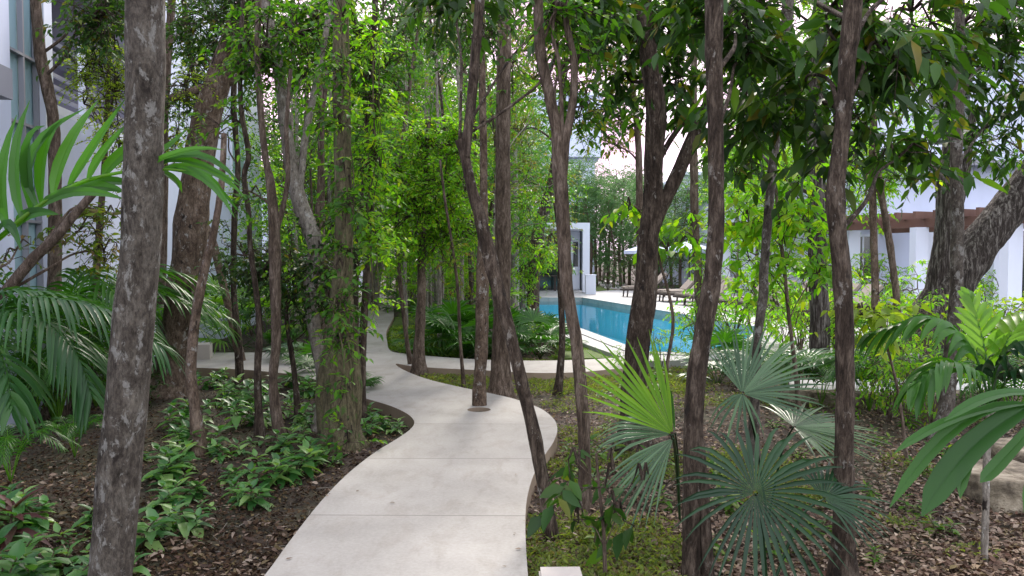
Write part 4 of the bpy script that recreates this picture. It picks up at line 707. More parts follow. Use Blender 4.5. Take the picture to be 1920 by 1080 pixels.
# ------------------------------------------------------------------ palms
def arc(a, b_, c_, k=7):
    t = np.linspace(0, 1, k)[:, None]; return (1 - t) ** 2 * a + 2 * t * (1 - t) * b_ + t * t * c_
BW = np.array([.35, .85, 1, .95, .8, .5, .04])
def pxblade(m_, pl, d, wid, tilt=.0, dd=0.0):
    """one leaflet: base, middle and tip in photo pixels at distance d (tip dd further)"""
    a, c1, c2 = P(*pl[0], d), P(*pl[1], d + dd * .5), P(*pl[2], d + dd); q = arc(a, 2 * c1 - (a + c2) / 2, c2)
    m_.ribbed(q, BW * wid * .85, np.array([.25 * tilt, -1, .35 + tilt]), .35)
def frond(m_, pts, n, L, wid, ang=(65, 25), droop=.5, side=None, lift=.15, rg=rng, t0=.12, rr=.009, seg=7, both=True):
    S = spline(pts, 8); ts = np.linspace(t0, .995, n); idx = ts * (len(S) - 1)
    m_.tube(S, np.linspace(rr, rr * .25, len(S)), 5, 1)
    T = unit(np.gradient(S, axis=0))
    for k, (t, ix) in enumerate(zip(ts, idx)):
        i = int(ix); p = S[i] + (S[min(i + 1, len(S) - 1)] - S[i]) * (ix - i); tg = T[i]
        up = np.array([0, 0, 1.]) if side is None else np.asarray(side, float); sd_ = unit(np.cross(tg, up)); un = np.cross(sd_, tg)
        an = R(ang[0] + (ang[1] - ang[0]) * t); Lk = L * (math.sin(PI * min(1, .18 + .75 * t)) ** .6) * rg.uniform(.88, 1.08)
        for sg in ((-1, 1) if both else (1,)):
            d = unit(math.cos(an) * tg + math.sin(an) * sg * sd_ + un * (lift + rg.normal(0, .07)) + rg.normal(size=3) * .05)
            s_ = np.linspace(0, 1, seg)[:, None]; q = p + d * Lk * s_ * (1 - .15 * droop * s_) - np.array([0, 0, droop * Lk]) * s_ ** 2
            wv = np.interp(s_[:, 0], [0, .15, .5, .85, 1], [.4, .9, 1, .55, .04]) * wid
            m_.blade(q, wv, un + .2 * sg * sd_, .35)
def fan(m_, hub, axis, nrm_, Rr, n, spread, droop=.12, cup=.15, split=.5, rg=rng, wk=.95, mi=0):
    axis = unit(np.array(axis, float)); nrm_ = unit(np.array(nrm_, float)); sd_ = unit(np.cross(axis, nrm_)); nrm_ = np.cross(sd_, axis); da = R(spread) / n
    s_ = np.array(sorted([.03, .15, .28, split, .7, .86, 1.0]))
    for k in range(n):
        a = (k + .5) / n * R(spread) - R(spread) / 2; d = math.cos(a) * axis + math.sin(a) * sd_; Rk = Rr * (1 - .22 * (abs(a) / (R(spread) / 2 + .01)) ** 2) * rg.uniform(.93, 1.05)
        q = hub + d * Rk * s_[:, None] + nrm_ * (cup * Rk * (s_ ** 1.5))[:, None] - np.array([0, 0, 1.]) * (droop * Rk * s_ ** 3 * rg.uniform(.6, 1.5))[:, None] + rg.normal(size=3) * .02 * Rk * s_[:, None] ** 2
        w0 = 2 * Rk * s_ * math.tan(da / 2) * wk; wm = 2 * Rk * split * math.tan(da / 2) * wk; wv = np.where(s_ <= split, w0, wm * np.interp(s_, [split, .75, 1], [1, .72, .05]))
        m_.blade(q, wv, nrm_, .5 if k % 2 else .45, mi)
DX = np.array([1., 0, 0]); DZ = np.array([0, 0, 1.]); DY = np.array([0, 1., 0])
def dirpx(ax, ay, dy=0.0): return unit(np.array([ax, dy, -ay]))
# near left: bright frond reaching behind the mottled trunk
pl_d = 3.62; hubL = P(-110, 560, 3.75); bL = (hubL[0] - .1, hubL[1], SOIL)
r_ = thing('palm', 'near palm with glossy broad leaflets arching behind the large mottled trunk', 'palm', bL)
m_ = MB(); m_.tube(spline([(bL[0], bL[1], SOIL - .1), (bL[0], bL[1], .6), hubL], 5), .05, 10, 0, .08); m_.build('trunk', M['bark_pale'], r_, bL)
m_ = MB(); rc = spline([P(x, y, pl_d) for x, y in [(-110, 560), (-50, 488), (0, 445), (75, 385), (150, 343), (235, 322), (310, 318), (360, 322)]], 6); m_.tube(rc, np.linspace(.016, .004, len(rc)), 7, 1)
ups = [((-40, 480), (-60, 380), (-40, 280)), ((-5, 450), (-20, 350), (0, 260)), ((15, 432), (4, 330), (32, 215)), ((42, 410), (28, 300), (56, 188)), ((60, 395), (52, 280), (84, 236)), ((78, 380), (82, 285), (118, 224)),
       ((70, 388), (62, 285), (160, 203)), ((100, 366), (125, 280), (184, 188)), ((128, 352), (170, 285), (236, 184)), ((165, 338), (195, 285), (244, 228)), ((195, 330), (228, 290), (300, 240)), ((235, 322), (300, 285), (350, 243)),
       ((262, 320), (340, 284), (420, 281)), ((285, 318), (370, 290), (452, 346)), ((300, 318), (385, 318), (464, 374)), ((305, 318), (380, 330), (452, 402)), ((320, 318), (385, 335), (440, 408)), ((270, 320), (350, 300), (455, 352)), ((330, 319), (390, 332), (425, 380)), ((300, 320), (330, 340), (342, 362)),
       ((30, 425), (60, 400), (110, 402)), ((70, 392), (140, 360), (236, 374)), ((100, 372), (170, 350), (240, 362)), ((140, 350), (200, 340), (262, 348)), ((-10, 455), (15, 420), (40, 470)), ((-35, 480), (-5, 400), (18, 440))]
for k, q in enumerate(ups): pxblade(m_, q, pl_d + .03 * (k % 3), [.06, .075, .068][k % 3] * (.62 if q[2][0] > 300 else 1), .25 * ((k % 5) - 2) / 2, .1 * ((k % 4) - 1.5))
m_.build('frond', [M['palm_green'], M['palm_lime']], r_, bL)
for pts, dz in (([(-110, 560), (-160, 420), (-240, 360), (-330, 400)], .1), ([(-110, 560), (-90, 400), (-150, 260), (-260, 200)], .3)):
    m_ = MB(); frond(m_, [P(x, y, 3.75 + dz) for x, y in pts], 16, .42, .06, (65, 30), .35, rg=rng); m_.build('frond', [M['palm_green'], M['palm_lime']], r_, bL)
# left: dark drooping palm
hub2 = P(-70, 640, 4.1); b2 = (hub2[0], hub2[1], SOIL); r_ = thing('palm', 'dark palm with long drooping narrow leaflets at the left edge', 'palm', b2)
m_ = MB(); m_.tube([(b2[0], b2[1], SOIL - .1), (b2[0] + .02, b2[1], hub2[2] * .5), hub2], .045, 10, 0, .08); m_.build('trunk', M['bark_brown'], r_, b2)
for pts, d, n, L, w_, dr in [([(-70, 640), (20, 566), (120, 562), (220, 592), (300, 650)], 3.95, 34, .36, .02, .55), ([(-70, 640), (0, 585), (80, 600), (140, 660), (170, 740)], 3.75, 28, .34, .022, .6),
                             ([(-70, 640), (-10, 556), (80, 548), (180, 572), (260, 612)], 4.25, 30, .3, .019, .5), ([(-70, 640), (-20, 640), (10, 690), (20, 760)], 3.7, 14, .3, .036, .6),
                             ([(-70, 640), (-140, 560), (-230, 600)], 4.1, 18, .36, .03, .6), ([(-70, 640), (10, 600), (110, 612), (190, 668), (215, 740)], 4.4, 26, .28, .018, .6)]:
    m_ = MB(); frond(m_, [P(x, y, 4.1 + (d - 4.1) * i / (len(pts) - 1)) for i, (x, y) in enumerate(pts)], n, L, w_, (60, 25), dr, rg=rng); m_.build('frond', [M['palm_mid'], M['palm_green']], r_, b2)
# right: fan palms of the foreground
def fanpalm(label, base, leaves_, kind='fan_palm', wk=.9):
    b_ = G(base[0], base[1], SOIL); r_ = thing(kind, label, 'fan palm', (b_[0], b_[1], SOIL)); org = (b_[0], b_[1], SOIL)
    for (hx, hy, d, ax, nm, Rp, n, sp, mt_, dr, cup, spl) in leaves_:
        m_ = MB(); h = P(hx, hy, d); fan(m_, h, ax, nm, Rp / F * d, n, sp, dr, cup, spl, wk=.8 if sp > 300 else wk)
        a = b_ + [0, 0, .02]; mid = a * .45 + h * .55 + [0, 0, .12]; q = spline([a, mid, h], 8); m_.tube(q, np.linspace(.009, .005, len(q)), 5, 1); m_.build('frond', [M[mt_], M['palm_dark']], r_, org)
fanpalm('young fan palm with one upright lime green leaf right of the path', (1275, 985), [
    (1262, 815, 4.35, dirpx(-.6, -.8, .15), (-.35, -.8, .45), 225, 14, 70, 'palm_lime', .08, .05, .45),
    (1262, 822, 4.3, dirpx(-.72, .62, -.25), (-.5, -.7, .6), 185, 14, 62, 'palm_silver', .2, .0, .5),
    (1258, 815, 4.4, dirpx(-.97, -.12, .1), (-.1, -.5, .85), 150, 12, 60, 'palm_silver', .35, .1, .6),
    (1266, 812, 4.45, dirpx(-.12, -.98, .1), (-.2, -1, .1), 175, 5, 14, 'palm_green', .5, .0, .6)])
fanpalm('silvery fan palm with a large upright leaf left of the stout near trunk', (1440, 985), [
    (1392, 738, 4.5, dirpx(.66, -.72, .2), (-.35, -.85, .35), 165, 28, 150, 'palm_silver', .12, .08, .42),
    (1392, 738, 4.5, dirpx(-.35, .9, -.2), (-.2, -.9, .3), 75, 8, 130, 'palm_silver', .5, .1, .3),
    (1488, 800, 4.6, dirpx(.98, .02, .1), (.05, -.22, 1), 165, 30, 200, 'palm_silver', .08, .02, .5)])
fanpalm('dark fan palm with one great round leaf in front of the stout near trunk', (1440, 1130), [
    (1416, 925, 3.62, dirpx(.6, -.3, .1), (-.1, -1, .28), 192, 40, 345, 'palm_dark', .26, .06, .44),
    (1545, 935, 3.9, dirpx(.8, -.2, .3), (0, -.6, .8), 130, 24, 190, 'palm_dark', .2, .05, .45)])
# right: ringed palm and the broad leaved palm reaching in from the edge
b3 = G(1845, 1052, SOIL); r_ = thing('palm', 'young palm on a thin ringed stem at the right, in front of the boulder', 'palm', tuple(b3)); h3 = P(1858, 770, b3[1])
m_ = MB(); q = spline([b3 - [0, 0, .05], P(1848, 960, b3[1]), P(1850, 860, b3[1]), h3], 14); m_.tube(q, .019 + .0022 * (np.arange(len(q)) % 4 == 0), 10); m_.build('trunk', M['bark_pale'], r_, tuple(b3))
for pts, dd, n, L, w_, dr, mt_ in [([(1858, 770), (1825, 660), (1750, 600), (1640, 625)], .35, 15, .34, .05, .8, 'palm_green'), ([(1858, 770), (1880, 660), (1925, 600), (2000, 590)], .2, 14, .34, .05, .5, 'palm_lime'),
        ([(1858, 770), (1820, 700), (1770, 680), (1715, 720)], -.3, 13, .28, .045, .8, 'palm_green'), ([(1858, 770), (1890, 710), (1940, 690), (1990, 740)], -.35, 13, .3, .05, .8, 'palm_dark'),
        ([(1858, 770), (1850, 680), (1835, 610), (1815, 560)], .3, 9, .24, .045, .2, 'palm_lime'), ([(1858, 770), (1865, 700), (1890, 660), (1915, 655)], -.1, 12, .3, .05, .7, 'palm_dark')]:
    m_ = MB(); frond(m_, [P(x, y, b3[1] + dd * i / 3) for i, (x, y) in enumerate(pts)], n, L, w_, (55, 20), dr, rg=rng, t0=.3); m_.build('frond', [M[mt_], M['palm_green']], r_, tuple(b3))
h4 = P(2060, 700, 3.0); b4 = (h4[0], h4[1], SOIL); r_ = thing('palm', 'broad leaved palm reaching in low from the right edge of the photo', 'palm', b4)
m_ = MB(); m_.tube([(b4[0], b4[1], SOIL - .1), h4], .04, 10, 0, .08); m_.build('trunk', M['bark_pale'], r_, b4)
m_ = MB(); q = spline([P(x, y, 3.0) for x, y in [(2060, 700), (1985, 735), (1900, 778), (1830, 812)]], 6); m_.tube(q, np.linspace(.012, .004, len(q)), 6, 1)
for pl, w_ in ((((1955, 750), (1825, 835), (1728, 968)), .105), (((1940, 760), (1800, 795), (1668, 952)), .055), (((1950, 755), (1800, 782), (1676, 850)), .04), (((1985, 745), (1890, 850), (1838, 905)), .055), (((1880, 790), (1820, 850), (1800, 935)), .05), (((2000, 735), (1950, 850), (1920, 960)), .05), (((1960, 745), (1870, 740), (1770, 790)), .045)):
    a, c1, c2 = P(*pl[0], 3.0), P(*pl[1], 2.95), P(*pl[2], 2.85); q = arc(a, 2 * c1 - (a + c2) / 2, c2, 9); m_.ribbed(q, np.interp(np.linspace(0, 1, 9), [0, .25, .7, .93, 1], [.3, .75, 1, .7, .05]) * w_, (.1, -.6, .8), .3)
m_.build('frond', [M['palm_green'], M['palm_lime']], r_, b4)

# ------------------------------------------------------------------ plants built once and copied
MARK = [(215, 'the large mottled trunk'), (345, 'the pinkish blotched trunk'), (500, 'the crooked dark stem'), (640, 'the fluted vine covered trunk'), (786, 'the bright crowned lawn tree'), (898, 'the trunk growing through the path'),
        (1060, 'the smooth forked trunk'), (1200, 'the big dark forked trunk'), (1320, 'the near dark trunk'), (1425, 'the slender ring marked stem'), (1582, 'the stout near trunk'), (1725, 'the great leaning trunk'), (1850, 'the ringed palm stem')]
ORD = ['nearest', 'second nearest', 'third nearest', 'fourth nearest', 'fifth nearest', 'sixth nearest', 'seventh nearest', 'eighth nearest', 'ninth nearest', 'tenth nearest', 'eleventh nearest', 'twelfth nearest', 'thirteenth nearest', 'fourteenth nearest', 'fifteenth nearest', 'sixteenth nearest']
def label_all(items, word):
    """items: list of (object, world position); the label ranks each by distance from the eye beside its landmark"""
    g_ = {}
    for o, p in items:
        px = proj((p[0], p[1], 0))[0]; k = min(range(len(MARK)), key=lambda i: abs(MARK[i][0] - px)); g_.setdefault((k, px < MARK[k][0], o['label']), []).append((np.hypot(p[0], p[1]), o))
    for (k, lf, base), l in g_.items():
        l.sort(key=lambda t: t[0])
        for i, (_, o) in enumerate(l): o['label'] = ('%s %s %s %s' % ((ORD[i] if i < len(ORD) else 'farthest') if len(l) > 1 else 'the only', base, 'left of' if lf else 'right of', MARK[k][1])).replace('the only ', '')
def seedling(rg, mt_, L=.13, n=12, h=.16, stems=2, wr=.4, name='seedling', cat='seedling', base='', grp=''):
    r_ = thing(name, base, cat, (0, 0, 0), grp); ms = MB(); ml = MB()
    for s_ in range(stems):
        a = rg.uniform(0, 2 * PI); top_ = np.array([math.cos(a) * .07 * stems, math.sin(a) * .07 * stems, h * rg.uniform(.7, 1.2)]); q = spline([(0, 0, -.03), top_ * [.4, .4, .55], top_], 4); ms.tube(q, .005, 5)
        k = np.arange(n); t = np.clip(.35 + .65 * (k / n), 0, 1); az = k * 2.4 + rg.uniform(0, 6); Pn = q[0] + (top_ - q[0]) * t[:, None]
        el = -.1 + 1.1 * (k / n) ** 1.5; D = np.c_[np.cos(az) * np.cos(el), np.sin(az) * np.cos(el), np.sin(el)]
        Lk = L * (1.1 - .45 * (k / n)) * rg.uniform(.85, 1.15, n); ml.leaves(Pn, D, np.tile([0, 0, 1.], (n, 1)) - .3 * D, Lk, Lk * wr, .35, rg.uniform(.15, .5, n), 2)
    ms.build('stem', M['bark_vine'], r_); ml.build('foliage', M[mt_], r_); return r_
def place(protos, spots, rot=True, zoff=0.0, rg=np.random.default_rng(5), smin=.62, smax=1.3, byz=SOIL):
    out = []; used = set()
    for i, s_ in enumerate(spots):
        p = protos[i % len(protos)]; g_ = G(s_[0], s_[1], byz) if len(s_) < 4 or s_[3] is None else np.array([XY(s_[0], s_[3]), s_[3], SOIL]); sc_ = (s_[2] if len(s_) > 2 else 1) * rg.uniform(smin, smax); z = float(gz(g_[0], g_[1])) + zoff
        if id(p) not in used: used.add(id(p)); p.location = (g_[0], g_[1], z); p.rotation_euler.z = rg.uniform(0, 6.28); p.scale = (sc_,) * 3; o = p
        else: o = copy_thing(p, (g_[0], g_[1], z), rg.uniform(0, 6.28), sc_, PB[id(p)])
        out.append((o, g_))
    return out
PB = {}
def protos(n, f):
    l = [f(k) for k in range(n)]
    for p in l: PB[id(p)] = p['label']
    return l
rs = np.random.default_rng(31)
sp = protos(5, lambda k: seedling(rs, 'leaf_seed', .155 + .012 * k, 7 + k, .13 + .03 * k, 2 + k % 2, .5, base='low leafy seedling', grp='leafy seedlings in the mulch bed'))
spots = [(320, 905), (348, 878), (380, 925), (362, 990), (470, 915), (445, 935), (505, 870), (425, 865), (335, 860), (300, 945), (262, 1025), (145, 1005), (95, 985), (58, 1030), (25, 1060), (88, 1075), (10, 1100), (120, 1060), (165, 970), (560, 870), (545, 895), (598, 852), (380, 790),
         (402, 762), (358, 765), (422, 745), (392, 725), (368, 715), (442, 715), (470, 760), (565, 825), (430, 812), (505, 905), (525, 785), (455, 850), (410, 905), (300, 985), (340, 825), (385, 850), (480, 830), (395, 782), (415, 768), (440, 775), (455, 752), (485, 760), (500, 748), (540, 742), (575, 745), (405, 712), (445, 738), (430, 728), (470, 722), (550, 720), (595, 742), (360, 790), (330, 805), (310, 850), (545, 800), (505, 810), (575, 800), (490, 795), (455, 800), (620, 872), (250, 930), (545, 760), (300, 900), (500, 735), (420, 700), (460, 700), (60, 1085), (130, 1110), (35, 985),
         (20, 1010), (180, 1040), (280, 860), (315, 1000), (400, 820), (585, 790), (350, 700), (480, 705), (600, 880), (160, 1085), (225, 1100), (5, 960), (450, 890), (360, 930), (720, 800), (700, 790), (735, 812), (690, 815), (390, 950), (330, 935), (470, 940), (520, 845)]
label_all(place(sp, [(x, y, .82) for i, (x, y) in enumerate(spots) if i % 9 != 4]), 'seedling')
st_ = protos(1, lambda k: seedling(rs, 'leaf_red', .2, 13, .2, 2, .3, 'red_leaved_plant', 'plant', 'dark red leaved cordyline at the lower left corner', 'red leaved plants'))
for o, g_ in place(st_, [(15, 1030, 1.25)]): pass
sp2 = protos(3, lambda k: seedling(rs, 'leaf_mid', .11, 10, .14, 2, .42, 'seedling', 'seedling', 'small green seedling', 'green seedlings on the leaf litter'))
label_all(place(sp2, [(1130, 745), (1160, 730), (1205, 745, 1.5), (1250, 705, 1.5), (1080, 720), (1060, 705, 1.3), (1145, 860, 1.3), (1235, 880), (1255, 960, 1.3), (1110, 905, 1.2), (1360, 900), (1345, 1040, 1.2), (1470, 1050), (1530, 1010), (1650, 930), (1700, 960, 1.3), (1760, 1010), (1640, 1060), (1800, 870), (1720, 730, 1.6), (1600, 780, 1.3), (1520, 790), (1130, 800), (1170, 905), (1450, 800), (1640, 830), (1690, 800), (1740, 880), (1560, 850), (1390, 960), (1660, 720), (1500, 860), (1110, 1040), (1770, 850), (1350, 760), (1245, 740), (1060, 850)]), 'seedling')
def bush(rg, mt_, kind, rx, h, n, base, grp, name='shrub', cat='shrub', detail=2, nst=5):
    r_ = thing(name, base, cat, (0, 0, 0), grp); ms = MB(); ml = MB()
    for s_ in range(nst):
        a = rg.uniform(0, 6.28); e = np.array([math.cos(a) * rx * .5, math.sin(a) * rx * .5, h * rg.uniform(.5, .85)]); q = spline([(0, 0, -.05), e * [.3, .3, .5], e], 4); ms.tube(q, np.linspace(.014, .005, len(q)), 5)
        foliage(ml, e, (rx * .6, rx * .6, h * .38), n // nst, kind, detail, rg, twigs=True)
    ms.build('stem', M['bark_brown'], r_); ml.build('foliage', [M[mt_], M['bark_brown']], r_); return r_
B = lambda k: dict(base=k)
bl = protos(2, lambda k: bush(rs, 'leaf_bright', 'mid', .55, 1.0, 420, 'bright green bush', 'bright green bushes'))
label_all(place(bl, [(1700, 795, .8), (1668, 790, .6), (1335, 668, 1.1), (1375, 662, 1.3), (1418, 662, 1.3), (1312, 676, .7), (1470, 655, 1.2), (1645, 775, .8), (1780, 770, .9), (1610, 700, 1.0), (1730, 700, 1.1), (1540, 690, .9), (1860, 690, 1.0), (1650, 640, 1.2, 17), (1740, 640, 1.1, 18), (1560, 640, 1.2, 18), (1240, 690, .5), (1170, 700, .45), (1520, 640, 1.2, 21),  (1500, 668, 1.1), (1745, 800, .6), (1640, 706, .9), (1590, 660, 1.0, 15.5), (1450, 650, 1.1, 16.5), (1790, 640, .9, 15.), (1690, 640, .9, 20), (1640, 600, 1.2, 23.5), (1660, 600, 1.3, 26.), (1780, 600, 1.2, 24.), (1850, 600, 1.3, 23.), (1900, 610, 1.2, 22), (1820, 600, 1.4, 25.5), (1560, 590, 1.2, 27), (1010, 640, .7, 14.5), (840, 620, .9, 17.), (880, 620, .9, 18.5), (760, 600, 1.0, 23), (800, 600, 1.1, 24), (850, 590, 1.2, 26), (905, 590, 1.1, 25), (735, 560, 1.1, 31), (770, 560, 1.2, 32), (815, 560, 1.3, 33), (870, 560, 1.2, 31), (925, 560, 1.1, 29), (620, 650, .8, 16), (575, 640, 1.0, 17), (520, 640, 1.0, 18), (470, 640, 1.0, 17.5), (430, 640, 1.1, 18.5), (400, 640, .9, 16.5), (545, 640, 1.2, 21), (600, 640, 1.3, 22.5), (640, 640, 1.4, 25)]), 'b')
ol = protos(2, lambda k: bush(rs, 'leaf_yellow', 'mid', .5, .7, 360, 'yellow green bush', 'yellow green hedge bushes'))
label_all(place(ol, [(1815, 640, 1, 14.2), (1850, 640, 1.1, 13.8), (1890, 640, 1.1, 13.5), (1925, 640, 1.1, 13.6), (1960, 640, 1.1, 13.4), (770, 630, .6, 14), (745, 615, .6, 16.5), (790, 600, .7, 15.2)]), 'y')
dk = protos(2, lambda k: bush(rs, 'leaf_dark', 'mid', .6, .9, 420, 'dark green bush', 'dark green bushes'))
label_all(place(dk, [(1140, 540, 1.3, 41), (1200, 540, 1.4, 42), (1260, 540, 1.4, 41), (1330, 540, 1.5, 40), (1400, 540, 1.5, 38.5), (1460, 540, 1.5, 36), (1510, 540, 1.4, 34), (1550, 560, 1.3, 32), (960, 600, .8, 15.5), (905, 610, .8, 15.2), (720, 560, 1.2, 34), (790, 560, 1.5, 37), (850, 560, 1.5, 38), (120, 640, .8, 8.3), (190, 650, .9, 9.4), (300, 660, .9, 14), (250, 700, .7, 9), (1900, 690, .8, 8.5), (1870, 720, .7, 8.2)]), 'd')
def palmetto(rg, mt_, nl, Rr, h, base, grp, n=18, spread=210, name='palmetto'):
    r_ = thing(name, base, 'palm', (0, 0, 0), grp)
    for k in range(nl):
        a = k * 2.4 + rg.uniform(-.3, .3); el = rg.uniform(.25, 1.25); dv = np.array([math.cos(a) * math.cos(el), math.sin(a) * math.cos(el), math.sin(el)]); hub = dv * h * rg.uniform(.7, 1.1) + [0, 0, .05]
        ml = MB(); fan(ml, hub, dv * [1, 1, .5], np.array([-dv[0] * .5, -dv[1] * .5, 1]), Rr, n, spread, .25, .05, .5, rg); ml.tube([(0, 0, -.03), hub * .5 + [0, 0, .03], hub], .006, 4, 1); ml.build('frond', [M[mt_], M['palm_green']], r_)
    return r_
pm = protos(2, lambda k: palmetto(rs, 'palm_green', 11, .42, .55, 'green palmetto clump', 'palmettos in the beds'))
label_all(place(pm, [(830, 668, 1.0), (870, 672, 1.0), (915, 672, 1.0), (960, 672, .9), (1010, 668, 1.0), (1040, 655, .9), (985, 650, 1), (850, 655, 1.1), (895, 652, 1.1), (940, 655, 1.0), (760, 590, 1.1), (790, 588, 1.1), (740, 580, 1.1), (830, 640, 1.1), (600, 720, .7), (530, 660, 1.0), (660, 745, .6), (1020, 640, 1.0), (870, 640, 1.1), (1440, 700, .9), (1600, 690, .9), (1360, 700, .8)]), 'p')
pm2 = protos(1, lambda k: palmetto(rs, 'palm_lime', 8, .75, 1.2, 'tall lime green fan palm', 'lime green fan palms', 26, 190, 'fan_palm'))
label_all(place(pm2, [(510, 662, 1.0), (440, 655, .9), (745, 560, 1.1), (860, 590, .9, 20)]), 'p')
pm3 = protos(1, lambda k: palmetto(rs, 'palm_silver', 8, .4, .5, 'silvery palmetto clump', 'silvery palmettos', 18, 220))
label_all(place(pm3, [(1345, 715, 1.0), (1400, 690, 1.2), (1500, 745, 1.1), (560, 690, .8), (895, 672, .7), (940, 660, .8)]), 'p')
def areca(rg, mt_, nf, L, ll, base, grp, wid=.018, nl=22):
    r_ = thing('feather_palm', base, 'palm', (0, 0, 0), grp)
    for k in range(nf):
        a = k * 2.4; q = [np.zeros(3), np.array([math.cos(a) * L * .18, math.sin(a) * L * .18, L * .55]), np.array([math.cos(a) * L * .5, math.sin(a) * L * .5, L * .85]), np.array([math.cos(a) * L * .95, math.sin(a) * L * .95, L * rg.uniform(.5, .8)])]
        ml = MB(); frond(ml, q, nl, ll, wid, (60, 25), .5, rg=rg, t0=.28, rr=.008, seg=5); ml.build('frond', [M[mt_], M['palm_lime']], r_)
    return r_
ar = protos(2, lambda k: areca(rs, 'palm_green', 9, 1.0, .3, 'feathery green palm', 'feathery palms in the beds'))
label_all(place(ar, [(60, 800, .75), (140, 850, .6), (20, 900, .7), (110, 790, .8), (180, 760, .8), (250, 720, .8), (60, 785, 1.2), (200, 742, 1.3), (10, 800, 1.3), (280, 690, 1.2), (140, 765, 1.4), (450, 640, 1.2), (330, 655, 1.0), (1540, 760, .8), (1630, 770, .7), (1470, 740, .8), (1900, 800, .7), (1830, 760, .8), (100, 782, 1.6), (235, 722, 1.5), (-10, 800, .9)]), 'a')

# ------------------------------------------------------------------ woodland behind: trees built once and copied
def woodtree(k, leaf, H, spread_, n, base, lean=.3):
    rg = np.random.default_rng(500 + k); r_ = thing('woodland_tree', base, 'tree', (0, 0, 0), 'trees of the woodland behind'); mt = MB(); mc = MB()
    top_ = np.array([rg.normal() * lean, rg.normal() * lean, H * .82]); q = spline([(0, 0, -.2), (rg.normal() * .15, rg.normal() * .15, H * .3), top_ * [.7, .7, .72], top_], 6); r0 = .05 + H * .009
    mt.tube(q, np.linspace(r0, .02, len(q)), 9, 0, .12)
    nb = 16
    for j in range(nb):
        t = .25 + .75 * (j + .5) / nb; p = q[int(t * (len(q) - 1))]; a = j * 2.4 + rg.uniform(-.4, .4); rad = spread_ * (math.sin(PI * min(1, .15 + .8 * t)) ** .7) * rg.uniform(.55, 1.0)
        c_ = p + [math.cos(a) * rad * .7, math.sin(a) * rad * .7, rg.uniform(.1, .8)]; limb(mt, p, c_, .03, .008, rg, .1); foliage(mc, c_, (spread_ * .42, spread_ * .42, H * .075), n // nb, 'far', 1, rg, twigs=False)
    mt.build('trunk', M['bark_brown' if k % 2 else 'bark_pale'], r_); mc.build('crown', M[leaf], r_); return r_
wt = [protos(1, lambda k: woodtree(1, 'leaf_mid', 9.0, 2.4, 5200, 'mid green background tree'))[0], protos(1, lambda k: woodtree(2, 'leaf_bright', 8.0, 2.2, 4800, 'bright green background tree'))[0],
      protos(1, lambda k: woodtree(3, 'leaf_blue_haze', 9.5, 2.6, 5600, 'bluish green background tree'))[0], protos(1, lambda k: woodtree(4, 'leaf_olive', 8.5, 2.2, 5500, 'olive green background tree'))[0], protos(1, lambda k: woodtree(5, 'leaf_dark', 10, 2.6, 5600, 'dark green background tree'))[0]]
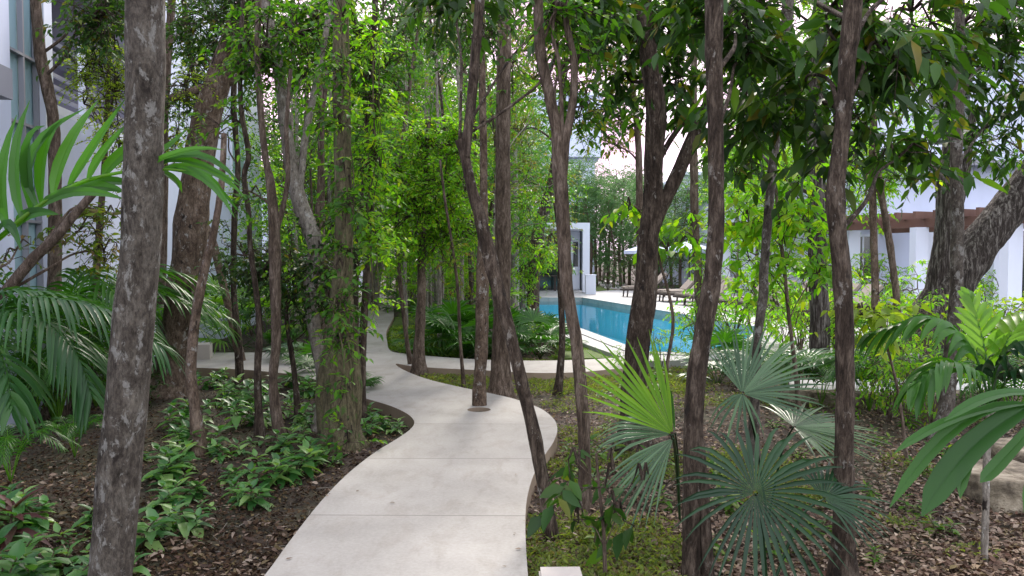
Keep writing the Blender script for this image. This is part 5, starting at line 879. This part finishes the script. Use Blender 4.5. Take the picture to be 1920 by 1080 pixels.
ws = {0: [(560, 20, 1.0), (620, 27, 1.1), (850, 30, 1.15), (920, 36, 1.2), (1420, 34, 1.15), (1500, 31, 1.1), (700, 40, 1.2), (1350, 44, 1.1)],
      1: [(660, 24, .9), (760, 27, 1.0), (820, 20, .85), (880, 25, .9), (1440, 30, .9), (1540, 26.5, .85), (1240, 46, .7), (940, 33, 1.0), (1380, 37, .9)],
      2: [(795, 22.5, 1.1), (905, 24, 1.15), (610, 23, 1.1), (850, 27, 1.2), (980, 27, .95), (1075, 50, 1.0), (1105, 46.5, .8), (1140, 51, .95), (1165, 47, .8), (1195, 50, .9), (1235, 53, .95), (1275, 45, .75), (1330, 47, .85), (770, 36, 1.2), (840, 42, 1.3), (980, 48, 1.1), (1120, 48, .85), (1180, 52, .9), (1090, 54, .95), (1260, 50, .85), (1150, 45, .7), (1215, 44, .75), (1310, 52, .9), (1030, 50, .95)],
      3: [(960, 30, .95), (1000, 34, .85), (690, 31, 1.1), (1480, 40, 1.2), (590, 34, 1.1), (1130, 56, .95)],
      4: [(1125, 57, .9), (1225, 58, .95), (1170, 56, .8), (530, 25, .9), (640, 33, 1.1), (900, 46, 1.3), (1560, 38, 1.2), (1290, 47, .7), (730, 46, 1.3), (1410, 46, 1.2)]}
items = []
for k, l in ws.items():
    items += place([wt[k]], [(x, 540, s_, d) for x, d, s_ in l], smin=.93, smax=1.07)
label_all(items, 'tree')
def pole(k):
    rg = np.random.default_rng(700 + k); r_ = thing('slender_tree', 'thin woodland stem', 'tree', (0, 0, 0), 'thin stems of the woodland'); mt = MB(); mc = MB()
    q = spline([(0, 0, -.1), (rg.normal() * .12, 0, 2), (rg.normal() * .3, 0, 4.2), (rg.normal() * .5, 0, 9.5)], 6); mt.tube(q, np.linspace(.06, .02, len(q)), 7, 0, .12)
    for j in range(10): c_ = q[int((.36 + .064 * j) * (len(q) - 1))] + rg.normal(size=3) * [.7, .7, .3]; limb(mt, q[int((.3 + .06 * j) * (len(q) - 1))], c_, .012, .005, rg); foliage(mc, c_, (.7, .7, .5), 230, 'small', 1, rg, twigs=False)
    mt.build('trunk', M[['bark_pale', 'bark_brown', 'bark_dark'][k % 3]], r_); mc.build('crown', M[['leaf_mid', 'leaf_bright', 'leaf_olive', 'leaf_mid'][k]], r_); return r_
po = protos(4, pole)
pp_ = []
for i in range(70):
    for _ in range(20):
        x = rs.uniform(545, 1600); d = rs.uniform(11, 40); wx = XY(x, d)
        if free(np.array([wx]), np.array([d]))[0] and not (985 < x < 1180 and d < 43) and wx > -8.5 and not (1180 < x < 1500 and d < 36) and not (x > 1580 and d > 22) and not (960 < x < 1120 and d < 22): (free(np.array([wx + .4]), np.array([d]))[0] and free(np.array([wx - .4]), np.array([d]))[0] and free(np.array([wx]), np.array([d - .8]))[0]) and pp_.append((x, 540, 1, d)); break
label_all(place(po, pp_, smin=.8, smax=1.2), 'pole')
# chartreuse and dark leaves overhead at the front right are crowns of the trees above
